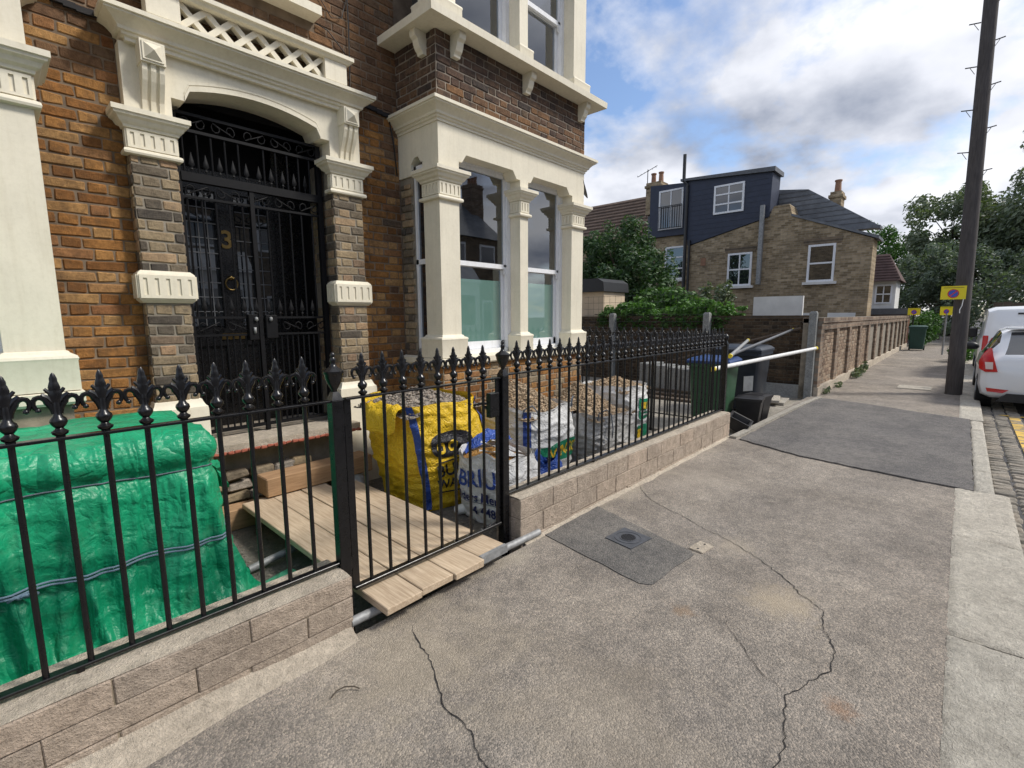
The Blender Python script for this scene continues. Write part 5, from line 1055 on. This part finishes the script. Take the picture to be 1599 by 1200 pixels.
win(R2, HX+.35, 9.04, 10.12, 5.22, 6.85, 'french_window', bars=(2, 1), sill=False); win(R2, HX+.5, 8.95, 9.82, 3.10, 4.5, bars=(1, 3))
m = MB(); [m.box(HX+.2, HX+.22, 9.04, 10.12, 5.25+.9*k, 5.28+.9*k) for k in (0, 1)]; [m.box(HX+.2, HX+.22, 9.04+.1*k, 9.06+.1*k, 5.25, 6.15) for k in range(11)]; m.build('balcony_rail', 'trim_black', R2)
for y, z0, z1, zz in ((3.83, 3.98, 4.20, 0), (6.53, 3.95, 4.15, 0)):
    m = MB(); m.prism([(y-.55, z0), (y+.55, z0), (y+.6, z1), (y-.6, z1)], 'x', HX-.02, HX+.01); m.build('brick_lintel', 'terracotta' if False else 'stock_brick_far_x', R2)
m = MB(); m.box(HX-.22, HX-.08, 5.72, 5.86, 2.7, 5.55); m.build('flue_pipe', 'galvanised', R2)
m = MB(); m.tube([(HX-.1, 8.70, 1), (HX-.1, 8.70, 6.8), (HX-.1, 8.86, 7.0), (HX-.1, 8.86, 8.0)], .07, 8); m.tube([(HX-.1, 8.52, 1.0), (HX-.1, 8.52, 4.6)], .05, 8); m.build('soil_pipe', 'trim_black', R2)
m = MB(); m.box(HX-.02, HX, 7.85, 8.05, 3.55, 3.85); m.build('air_brick', 'terracotta', R2)
m = MB(); m.box(HX-.06, HX-.01, 2.7, 3.5, 1.4, 1.62); m.box(HX-.06, HX-.01, 4.0, 4.9, 1.4, 1.62); m.build('window_head', 'render_white', R2)
m = MB(); m.prism([(2.46, 4.5), (2.46, 4.61), (4.61, 6.12), (5.69, 6.28), (11, 6.3), (11, 4.5)], 'x', HX+1.02, HX+1.5); m.prism([(3.7, 4.5), (5.7, 6.2), (11, 6.25), (11, 4.5)], 'x', HX+1.5, HX+6); m.build('main_roof', 'slate_grey', R2); m = MB(); m.box(HX+1.02, HX+4.2, 2.98, 11.2, -.2, 4.5); m.build('main_wall', 'stock_brick_far_y', R2)
m = MB()
for k in range(9):
    z = 4.72+.17*k; y0 = 2.46+(z-4.61)/1.51*2.15; m.box(HX+1.0, HX+1.02, y0+.05, 6.6, z, z+.02)
m.build('slate_course', 'lead_grey', R2)
m = MB(); m.prism([(2.36, 4.46), (2.6, 4.5), (2.6, 4.6), (2.36, 4.57)], 'x', HX+.96, HX+1.5); m.build('gutter', 'lead_grey', R2)
def chimney(parent, x0, x1, y0, y1, z0, z1, pots, mat='stock_brick_far_y'):
    m = MB(); m.loft(x0, x1, y0, y1, [(0, z0), (0, z1-.25), (.05, z1-.22), (.05, z1-.12), (.0, z1-.1), (0, z1)]); c = m.build('chimney', mat, parent)
    for k in range(pots): m = MB(); yy = y0+(y1-y0)*(k+.5)/pots; m.lathe([(.12, 0), (.11, .05), (.095, .38), (.12, .40), (.12, .45), (.09, .45)], 12, ((x0+x1)/2, yy, z1)); m.build('chimney_pot', 'terracotta', c, smooth=40)
chimney(R2, HX+1.6, HX+2.2, 3.66, 4.02, 4.9, 6.02, 1); chimney(R2, HX+.5, HX+1.2, 10.15, 10.85, 6.0, 7.35, 2)
ta = thing('tv_aerial', 'thin television aerial on the chimney of the house with the blue dormer', 'aerial', (20.9, 11.0, 6.6)); m = MB(); m.tube([(0, 0, -.6), (0, 0, 1.45)], .02, 6); m.tube([(-.1, -.5, 1.5), (.1, .55, 1.25)], .014, 5); [m.tube([(-.02, -.4+.18*k, 1.32-.045*k+.12), (-.02, -.4+.18*k, 1.62-.045*k-.12)], .01, 4) for k in range(6)]; m.build('mast', 'trim_black', ta)
# white panel above yard wall, neighbours
wp = thing('white_garden_wall', 'plain white rendered wall rising behind the dark yard wall', 'wall', (12.5, 3.3, 0)); m = MB(); m.box(0, .08, -.62, .42, 1.2, 1.98); m.build('panel', 'render_white', wp)
NBH = thing('neighbour_house', 'brick house with brown tiled roof behind the garden tree', 'house', (26, 14, 0), world=True); m = MB(); m.box(23, 30, 11.3, 19, -.2, 5.6); m.build('wall', 'stock_brick_far_y', NBH)
m = MB(); m.add([(22.6, 11.25, 5.45), (22.6, 19, 5.45), (26, 19, 8.2), (26, 11.25, 8.2), (30.4, 11.25, 5.45), (30.4, 19, 5.45)], [(0, 1, 2, 3), (3, 2, 5, 4), (0, 3, 4), (1, 5, 2)]); m.build('roof', 'roof_tile_brown', NBH)
m = MB()
for k in range(12): t = k/12; m.box(22.6+3.4*t-.03, 22.66+3.4*t, 11.25, 19, 5.45+2.75*t+.0, 5.45+2.75*t+.06)
m.build('tile_course', 'roof_tile_brown', NBH)
sh = thing('garden_shed', 'beige sided garden store with dark roof beside the house corner', 'shed', (10.9, 7.6, 0), world=True); m = MB(); m.box(11.3, 12.4, 7.12, 9.6, -.1, 2.20); m.build('wall', 'render_beige', sh); m = MB(); m.prism([(7.05, 2.205), (9.7, 2.205), (9.7, 2.55), (7.25, 2.55), (7.08, 2.45)], 'x', 11.2, 12.5); m.build('roof', 'trim_black', sh)
mf = thing('mesh_fence', 'thin wire mesh fence panel above the yard wall', 'fence', (10.68, 5, 0)); m = MB()
for k in range(20): m.tube([(0, -.85+.16*k+(0), .9), (0, -.85+.16*k, 2.05)], .003, 4)
for k in range(8): m.tube([(0, -.9, .95+.155*k), (0, 2.3, .95+.155*k)], .003, 4)
m.build('wire', 'trim_black', mf)
RH = thing('tile_roof_house', 'white and brick house with red tiled roof further down the street', 'house', (32, 4.2, 0), world=True)
m = MB(); m.box(31.0, 33, 2.62, 8, -.2, 3.25); m.build('wall', 'render_white', RH); m = MB(); m.add([(30.6, 2.4, 3.2), (30.6, 8, 3.2), (32.0, 8, 4.65), (32.0, 3.1, 4.65), (33.3, 2.4, 3.2), (33.3, 8, 3.2)], [(0, 1, 2, 3), (3, 2, 5, 4), (0, 3, 4), (1, 5, 2)]); m.build('roof', 'roof_tile_red', RH)
m = MB(); m.box(30.2, 31.0, 1.95, 4.3, -.2, 1.55); m.build('porch_wall', 'red_brick_far', RH); m = MB(); m.box(30.0, 31.1, 1.8, 4.4, 1.55, 1.85); m.build('porch_roof', 'lead_grey', RH); m = MB()
for k in range(10): t = k/10; m.box(30.58+1.4*t, 30.64+1.4*t, 2.42+.7*t, 8, 3.2+1.45*t, 3.24+1.45*t)
m.build('tile_course', 'roof_tile_red', RH); win(RH, 31.0, 2.75, 3.45, 2.1, 3.05, bars=(2, 2), sill=False); win(RH, 30.2, 3.1, 3.9, .6, 1.45, sill=False)
# ------------------------------------------------------------------ houses across the street (seen mirrored in the window panes)
for i, x0 in enumerate((-6.5, -.9, 4.7, 10.3, 15.9)):
    h = thing('terrace_house', 'brick terraced house with bay across the street, ' + ['first of the row behind the tarp end', 'second of the row facing the porch', 'third of the row facing the bay window', 'fourth of the row facing the driveway', 'last of the row facing the hatchback'][i], 'house', (x0+2.8, -13, 0), 'houses across the street', world=True)
    m = MB(); m.box(x0, x0+5.55, -20, -12.6, -.2, 6.0); m.build('wall', 'stock_brick_far_x', h); m = MB(); m.prism([(-20.2, 5.95), (-12.4, 5.95), (-16.3, 9.0)], 'x', x0, x0+5.57); m.build('roof', 'slate_grey', h)
    m = MB(); m.box(x0+.5, x0+3.0, -12.6, -11.9, -.2, 3.4); m.prism([(-12.6, 4.3), (-12.6, 3.4), (-11.8, 3.4)], 'x', x0+.4, x0+3.1); m.build('bay', 'render_white', h)
    chimney(h, x0+5.0, x0+6.0, -15.6, -14.7, 6.5, 9.6, 3, 'garden_brick_far')
    for a, b, c, d, y in ((.8, 2.7, 1.0, 2.8, -11.9), (.9, 2.5, 4.4, 5.6, -12.6), (3.6, 4.8, 4.4, 5.6, -12.6), (3.8, 4.7, .2, 2.5, -12.6)):
        m = MB(); m.box(x0+a, x0+b, y, y+.04, c, d); w_ = m.build('window', 'white_upvc', h); m = MB(); m.box(x0+a+.1, x0+b-.1, y+.041, y+.05, c+.1, d-.1); m.build('pane', 'dark_glass', w_)
# ------------------------------------------------------------------ timber pole and signs
PP = thing('telegraph_pole', 'tall dark timber telegraph pole with climbing steps at the kerb', 'pole', (12.72, .02, -.05)); m = MB(); m.tube([(0, 0, 0), (-.01, .05, 3), (-.02, .12, 6.5), (-.03, .2, 11)], [.13, .12, .105, .09], 18); m.build('shaft', 'pole_timber', PP, smooth=60)
for k in range(14):
    z = 4.2+.37*k; s = 1 if k % 2 else -1; y = .02+.018*z; m = MB(); m.tube([(0, y+s*.09, z), (0, y+s*.25, z+.02)], .010, 6); m.tube([(0, y+s*.11, z-.12), (0, y+s*.18, z+.0)], .005, 5); m.build('climbing_step', 'trim_black', PP)
def sign(label, x, y, z, w_, h, rz=0, grp='parking suspension signs'):
    s = thing('parking_sign', label, 'sign', (x, y, z), grp, rz=rz); m = MB(); m.box(-.006, .006, -w_/2, w_/2, 0, h); m.build('board', 'sign_yellow', s)
    r = min(w_*.23, h*.34); m = MB(); cc = []
    def disc(r0, r1, xo, mat, nm):
        m = MB(); vs = []; fs = []
        for k in range(28): a = 2*math.pi*k/28; vs += [(xo, r0*math.cos(a), h*.43+r0*math.sin(a)), (xo, r1*math.cos(a), h*.43+r1*math.sin(a))]
        for k in range(28): j = (k+1) % 28; fs.append((2*k, 2*k+1, 2*j+1, 2*j))
        m.add(vs, fs); m.build(nm, mat, s)
    disc(r*.86, .0005, -.0085, 'sign_blue', 'blue_disc'); disc(r, r*.8, -.0095, 'sign_red', 'red_ring')
    m = MB(); m.add([(-.0105, -r*.66, h*.43+r*.5), (-.0105, -r*.5, h*.43+r*.66), (-.0105, r*.66, h*.43-r*.5), (-.0105, r*.5, h*.43-r*.66)], [(0, 1, 2, 3)]); m.build('red_bar', 'sign_red', s)
    m = MB(); m.box(-.0085, -.006, -w_*.4, w_*.4, h*.86, h*.885); m.build('printed_line', 'trim_black', s); return s
sign('yellow parking suspension sign with blue roundel fixed to the timber pole', 12.52, .19, 1.83, .36, .25); m = MB(); m.tube([(-.0, -.15, 0), (.0, -.14, -.12), (.0, -.115, -.2), (0, -.12, -.26)], .008, 5); m.build('cable_tie', 'white_tube', [o for o in bpy.data.objects if o.name.startswith('parking_sign')][0])
sign('yellow parking sign with roundel above the end of the garden wall', 29.2, 1.72, 1.52, .45, .32); sign('two-sided yellow parking sign on a post beyond the timber pole', 25.0, .52, 1.52, .40, .32, .5)
for x, y, h, l in ((29.22, 1.72, 1.6, 'thin dark post carrying the parking sign at the wall end'), (25.02, .5, 1.6, 'pale post carrying the folded parking sign')):
    p = thing('sign_post', l, 'post', (x, y, 0)); m = MB(); m.tube([(0, 0, 0), (0, 0, h)], .03, 8); m.build('shaft', 'galvanised' if x < 26 else 'trim_black', p)
wheelie('street_bin', 'dark green street wheelie bin at the far end of the garden wall', 27.5, 1.42, 0, 1.08, .58, .6, math.radians(-90), 'bin_dark_green', 'bin_dark_green')
# ------------------------------------------------------------------ vehicles
def loft_car(name, label, cat, loc, st, ring, mat, glass, wheels, wr, tail=None, rz=0):
    c = thing(name, label, cat, loc, rz=rz); n = len(ring(st[0][1:])); V = []; 
    for s in st: V.append([Vector((s[0], y, z)) for y, z in ring(s[1:])])
    body = MB(); gl = {}
    nr = 2*n-2
    def full(i): h_ = V[i]; return h_+[Vector((p.x, -p.y, p.z)) for p in h_[-2:0:-1]]
    rings = [full(i) for i in range(len(st))]; body.v = [tuple(p) for r in rings for p in r]
    for i in range(len(st)-1):
        for k in range(nr):
            f = (i*nr+k, i*nr+(k+1) % nr, (i+1)*nr+(k+1) % nr, (i+1)*nr+k); kk = k if k < n-1 else nr-1-k
            g = glass(i, kk)
            if g: gl.setdefault((g, k < n-1), []).append(f)
            else: body.f.append(f); body.m.append(0)
    body.f.append(tuple(range(nr))); body.m.append(0); body.f.append(tuple((len(st)-1)*nr+k for k in range(nr))); body.m.append(0)
    body.build('body', mat, c, smooth=32)
    for (g, sd), fs in gl.items():
        m = MB(); m.v = list(body.v); m.f = fs; m.m = [0]*len(fs); me = m.mesh(g, 'dark_glass', True, False); b = bmesh.new(); b.from_mesh(me); bmesh.ops.delete(b, geom=[v for v in b.verts if not v.link_faces], context='VERTS'); b.to_mesh(me); b.free(); link(g, me, c)
    for x, y in wheels:
        w_ = MB(); sg = 1 if y > 0 else -1; w_.tube([(x, y-.11, wr), (x, y-.10, wr), (x, y+.10, wr), (x, y+.11, wr)], [wr*.93, wr, wr, wr*.93], 24); W_ = w_.build('wheel', 'tyre', c, smooth=40); r_ = MB(); r_.tube([(x, y+sg*.07, wr), (x, y+sg*.118, wr)], wr*.64, 18); r_.build('rim', 'wheel_rim', W_, smooth=40)
    return c
# hatchback: stations x, half width, bottom, belt z, roof z, roof half width
CL = [(0.0, .74, .42, .86, .90, .66), (.02, .79, .33, .90, .95, .68), (.07, .84, .27, .94, 1.00, .67), (.16, .855, .24, .955, 1.10, .64), (.30, .86, .22, .96, 1.25, .615), (.42, .86, .22, .965, 1.37, .60), (.50, .86, .2, .965, 1.405, .595), (.9, .865, .2, .96, 1.44, .60), (1.5, .865, .2, .94, 1.455, .60), (2.1, .865, .2, .92, 1.44, .59), (2.45, .86, .2, .91, 1.35, .58), (2.9, .855, .2, .90, 1.03, .60), (3.4, .83, .2, .82, .88, .60), (3.75, .78, .22, .70, .76, .55), (3.92, .66, .28, .55, .60, .45)]
def cring(s): w_, b, bl, r, rw = s; return [(0, b), (w_*.8, b), (w_*.95, b+.06), (w_, b+.22), (w_*1.0, bl-.18), (w_*.975, bl-.04), (w_*.945, bl), (rw+.03, r-.07), (rw*.86, r-.012), (0, r+.012)]
def cglass(i, k):
    x = CL[i][0]
    if k == 6 and .3 <= x < 2.6: return 'side_window'
    if k == 8 and .07 <= x < .42: return 'rear_window'
    if k == 8 and 2.1 <= x < 2.9: return 'windscreen'
CAR = loft_car('hatchback', 'white hatchback parked at the kerb with its tail towards the bay marking', 'car', (11.55, -1.14, -.12), CL, cring, 'car_white', cglass, ((.72, .76), (.72, -.76), (3.2, .76), (3.2, -.76)), .30)
for s in (-1, 1):
    def P2(x, y, z): return (x, y*s, z)
    rows = [[(-.03, .64, .70), (-.012, .79, .69), (.075, .874, .74)], [(-.018, .68, .84), (.004, .815, .84), (.13, .884, .86)], [(.03, .715, .97), (.06, .80, .97), (.17, .85, .97)], [(.14, .735, 1.09), (.16, .765, 1.09), (.19, .785, 1.08)]]
    m = MB(); m.add([P2(*p) for r in rows for p in r], [(a*3+b, a*3+b+1, a*3+b+4, a*3+b+3) for a in range(3) for b in range(2)]); L_ = m.build('tail_light', 'lamp_red', CAR, smooth=True)
    m = MB(); m.add([P2(-.030, .70, .74), P2(-.016, .79, .74), P2(-.004, .81, .86), P2(-.020, .71, .86)], [(0, 1, 2, 3)]); m.build('reversing_lens', 'lamp_clear', L_)
    m = MB(); m.add([P2(-.012, .48, .40), P2(.015, .76, .42), P2(.015, .74, .355), P2(-.012, .55, .345)], [(0, 1, 2, 3)]); m.build('reflector', 'lamp_red', CAR)
    m = MB(); m.lathe([(.0, -.05), (.07, -.04), (.10, 0), (.09, .06), (.04, .10), (0, .105)], 12, (2.25, s*.98, 1.0), squash=(.7, 1.3)); m.build('wing_mirror', 'trim_black', CAR, smooth=True)
m = MB(); m.box(-.022, .004, -.26, .26, .665, .775); m.build('number_plate', 'plate_yellow', CAR); m = MB(); m.prism([(-.62, .20), (.62, .20), (.5, .34), (-.5, .34)], 'x', -.012, .1); m.build('diffuser', 'trim_black', CAR); m = MB(); m.cbox(.36, .56, -.58, .58, 1.405, 1.44, .012); m.build('roof_spoiler', 'car_white', CAR); m = MB(); m.cbox(-.02, .02, -.30, .30, .80, .83, .005); m.build('boot_handle', 'trim_black', CAR)
VL = [(0, .84, .45, 1.05, 1.72, .72), (.03, .88, .38, 1.1, 1.78, .76), (.12, .90, .34, 1.1, 1.83, .775), (.6, .91, .3, 1.1, 1.86, .78), (2.4, .91, .3, 1.1, 1.86, .78), (3.0, .91, .3, 1.08, 1.82, .77), (3.7, .90, .3, 1.04, 1.30, .74), (4.3, .84, .32, .9, 1.0, .70), (4.45, .75, .4, .75, .82, .6)]
VAN = loft_car('panel_van', 'white panel van parked in front of the hatchback', 'van', (16.6, -1.23, -.12), VL, cring, 'car_white', lambda i, k: 'windscreen' if (k == 8 and 3.0 <= VL[i][0] < 3.7) else ('side_window' if k == 6 and 2.4 <= VL[i][0] < 3.7 else None), ((.85, .8), (.85, -.8), (3.6, .8), (3.6, -.8)), .33)
for s in (-1, 1): m = MB(); m.cbox(-.012, .06, s*.80-.05, s*.80+.05, .75, 1.15, .01); m.build('tail_light', 'lamp_red', VAN); m = MB(); m.cbox(3.15, 3.25, s*1.0-.10, s*1.0+.10, 1.0, 1.28, .03); m.build('wing_mirror', 'trim_black', VAN)
m = MB(); m.box(-.008, .01, -.015, .015, .5, 1.7); m.box(-.016, .01, .12, .30, 1.66, 1.70); m.build('door_seam', 'trim_black', VAN)
m = MB(); m.cbox(-.06, .1, -.85, .85, .34, .52, .03); m.build('bumper', 'trim_black', VAN)
loft_car('parked_car', 'dark car parked nose out beyond the far hedge', 'car', (46, .4, -.1), CL, cring, 'car_dark', cglass, ((.72, .76), (.72, -.76), (3.2, .76), (3.2, -.76)), .30, rz=.25)
# ------------------------------------------------------------------ foliage
def foliage(parent, blobs, n, size, mat, name='crown', seed=1, shell=.55):
    random.seed(seed); m = MB(); r = []; vol = [b[3]*b[4]*b[5] for b in blobs]; tot = sum(vol)
    for b, v in zip(blobs, vol):
        sub = [(Vector((random.gauss(0, 1), random.gauss(0, 1), random.gauss(0, 1))).normalized()*random.uniform(.55, 1.0), random.uniform(.22, .42)) for _ in range(26)]
        for k in range(int(n*v/tot)):
            c, rad = random.choice(sub); d = Vector((random.gauss(0, 1), random.gauss(0, 1), random.gauss(0, 1))).normalized()*rad*random.uniform(shell, 1.05); q = c+d
            p = Vector((b[0]+q.x*b[3], b[1]+q.y*b[4], b[2]+q.z*b[5]))
            if p.z < .02: continue
            s = size*random.uniform(.55, 1.4); nrm = (d.normalized()*.7+Vector((random.gauss(0, .6), random.gauss(0, .6), random.gauss(0, .6)+.35))).normalized(); u = nrm.cross(Vector((random.random(), random.random(), random.random()))).normalized(); w_ = nrm.cross(u)
            m.add([p-u*s*.5, p+w_*s*.28+nrm*s*.06, p+u*s*.55, p-w_*s*.28+nrm*s*.06], [(0, 1, 2, 3)]); r.append(random.random())
    return m.build(name, mat, parent, recalc=False, rnd=r)
def tree(label, x, y, blobs, n, size, mat, trunk=.2, seed=1, name='tree', cat='tree'):
    t = thing(name, label, cat, (x, y, -.2), world=True); foliage(t, blobs, n, size, mat, 'crown', seed); m = MB(); top = max(b[2] for b in blobs); random.seed(seed)
    m.tube([(x, y, -.2), (x+.05, y, top*.3), (x-.05, y+.1, top*.6), (x, y, top*.95)], [trunk, trunk*.8, trunk*.55, trunk*.2], 9)
    for b in blobs: m.tube([(x, y, top*.35), ((x+b[0])/2, (y+b[1])/2, b[2]*.75), (b[0], b[1], b[2])], [trunk*.5, trunk*.3, trunk*.1], 6)
    for b in blobs:
        for k in range(5): d = Vector((random.gauss(0, 1), random.gauss(0, 1), random.gauss(0, .7))).normalized(); m.tube([(b[0], b[1], b[2]-b[5]*.2), (b[0]+d.x*b[3]*.8, b[1]+d.y*b[4]*.8, b[2]+d.z*b[5]*.8)], [trunk*.12, trunk*.03], 5)
    m.build('trunk', 'bark', t, smooth=50); return t
tree('dense dark green garden tree between the bay window and the blue dormer', 15.5, 8.7, [(15.3, 8.8, 3.2, 1.5, 1.35, 1.5), (15.0, 7.9, 2.5, 1.1, 1.0, 1.2), (15.5, 9.9, 2.7, 1.2, 1.2, 1.3), (14.9, 8.9, 1.9, 1.2, 1.3, .9), (15.8, 10.6, 3.6, .9, .9, 1.0), (14.8, 7.2, 2.1, .9, .8, 1.0), (15.4, 9.6, 4.0, .8, .8, .8)], 30000, .115, 'leaf_dark', .14, 2)
tree('lighter green shrub below the garden tree behind the yard wall', 13.0, 6.2, [(13.0, 6.3, 1.9, .6, .8, .55), (13.3, 5.6, 1.7, .5, .6, .5)], 2600, .13, 'leaf_mid', .05, 5, 'shrub', 'shrub')
tree('slender shrub in front of the yellow brick house window', 14.5, 5.6, [(14.6, 5.4, 2.0, .4, .55, .55), (14.6, 6.2, 1.9, .35, .4, .45)], 1300, .12, 'leaf_olive', .04, 6, 'shrub', 'shrub')
iv = thing('ivy_hedge', 'green ivy trailing along the top of the yard wall', 'ivy', (11, 5.2, 1.4), world=True); foliage(iv, [(11.05, 3.75+.5*k, 1.62+.06*math.sin(k*1.7), .22, .36, .20+.04*(k % 3)) for k in range(7)], 6500, .085, 'leaf_bright', 'leaves', 9)
foliage(iv, [(10.86, 4.0+.55*k, 1.38, .05, .3, .16) for k in range(6)], 900, .07, 'leaf_mid', 'leaves', 10); m = MB(); [m.tube([(10.98, 3.5+.9*k, 1.2), (11.05, 4.0+.9*k, 1.55), (11.0, 4.5+.9*k, 1.6)], .012, 5) for k in range(4)]; m.build('stem', 'bark', iv)
bn = thing('banana_plant', 'pale green broad leaved plant in front of the rear house', 'plant', (13.6, 5.9, -.1), world=True); random.seed(3)
for k in range(7):
    an = -2.4+k*.75; L_ = .95; m = MB()
    def lf(u, v, an=an): s = .14*math.sin(math.pi*min(1, u*.95+.05)); return (13.6+math.cos(an)*L_*u*.6, 6.0+math.sin(an)*L_*u+(v-.5)*2*s*math.cos(an), 2.0+.45*u-.65*u*u+(.0 if abs(v-.5) < .1 else -.04)+(v-.5)*2*s*.5*math.sin(an))
    m.grid(lf, 12, 5); m.build('leaf', 'leaf_grey', bn, smooth=True)
m = MB(); m.tube([(13.6, 6.0, -.1), (13.6, 6.0, 2.02)], .05, 8); m.build('stem', 'bark', bn)
TR = [('large spreading street tree filling the right of the skyline', 52, -1.5, [(50, -4, 9.3, 5.0, 5.0, 4.2), (52, 1.2, 7.8, 4.2, 3.2, 3.6), (48, -7.5, 8.6, 5, 4.5, 4.6), (52, -1.0, 5.0, 4.5, 4.5, 3.2), (49, -6, 4.6, 4, 4, 3)], 60000, .30, 'leaf_olive', .45, 21),
      ('bright green rounded tree behind the red tiled roof', 55, 5.5, [(55, 5.6, 7.0, 3.0, 2.6, 2.6), (55, 4.2, 5.2, 2.5, 2.2, 2.4)], 13000, .24, 'leaf_mid', .3, 22),
      ('dull green tree overhanging the pavement past the garden wall', 40, 1.2, [(40, 1.6, 4.3, 2.4, 1.6, 1.7), (41, -.2, 3.9, 2.2, 1.8, 1.6), (40, .6, 2.6, 1.8, 1.4, 1.2), (43, 2.6, 3.2, 2.0, 1.3, 1.8)], 24000, .19, 'leaf_grey', .22, 23),
      ('grey green tree behind the parked van', 36, -4.5, [(36, -3.6, 3.4, 2.2, 2.0, 2.0), (36, -6.2, 3.6, 2.4, 2.2, 2.4), (36, -9, 4.0, 2.4, 2.4, 2.8), (35, -2.2, 1.7, 1.6, 1.3, 1.6), (35, -4.6, 1.6, 1.8, 1.6, 1.6), (38, .2, 1.5, 1.5, 1.0, 1.5), (37, -1.0, 2.4, 1.5, 1.3, 1.6)], 24000, .19, 'leaf_grey', .2, 24)]
for a in TR: tree(*a)
tree('leafy yellow green hedge bush behind the street bin', 31.5, 1.45, [(31.5, 1.5, .8, .9, .55, .75), (32.4, 1.3, 1.0, .9, .5, .8), (33.6, 1.4, .9, .9, .5, .8)], 4200, .13, 'leaf_mid', .06, 31, 'bush', 'bush')
tree('low green bush at the kerb behind the timber pole', 21.5, -.1, [(21.5, -.05, .35, .5, .3, .35), (22.3, -.15, .3, .5, .3, .3)], 1300, .10, 'leaf_mid', .03, 32, 'bush', 'bush')
wd = thing('weeds', 'small weeds growing at the foot of the garden wall', 'weeds', (14.5, 1.85, 0), world=True); foliage(wd, [(14.6, 1.83, .12, .35, .10, .14), (15.6, 1.84, .16, .3, .10, .2), (12.4, 1.86, .05, .3, .06, .07), (11.2, 1.86, .05, .2, .06, .06)], 700, .07, 'leaf_olive', 'leaves', 33)
wf = thing('timber_fence', 'dark timber fence closing the end of the street behind the van', 'fence', (33, -4, 0), world=True)
for k in range(32): m = MB(); y = -.9-.3*k; m.box(30, 30.04, y-.28, y, -.2, 2.05+.03*math.sin(k*2.1)); m.build('board', 'wood_fence', wf)
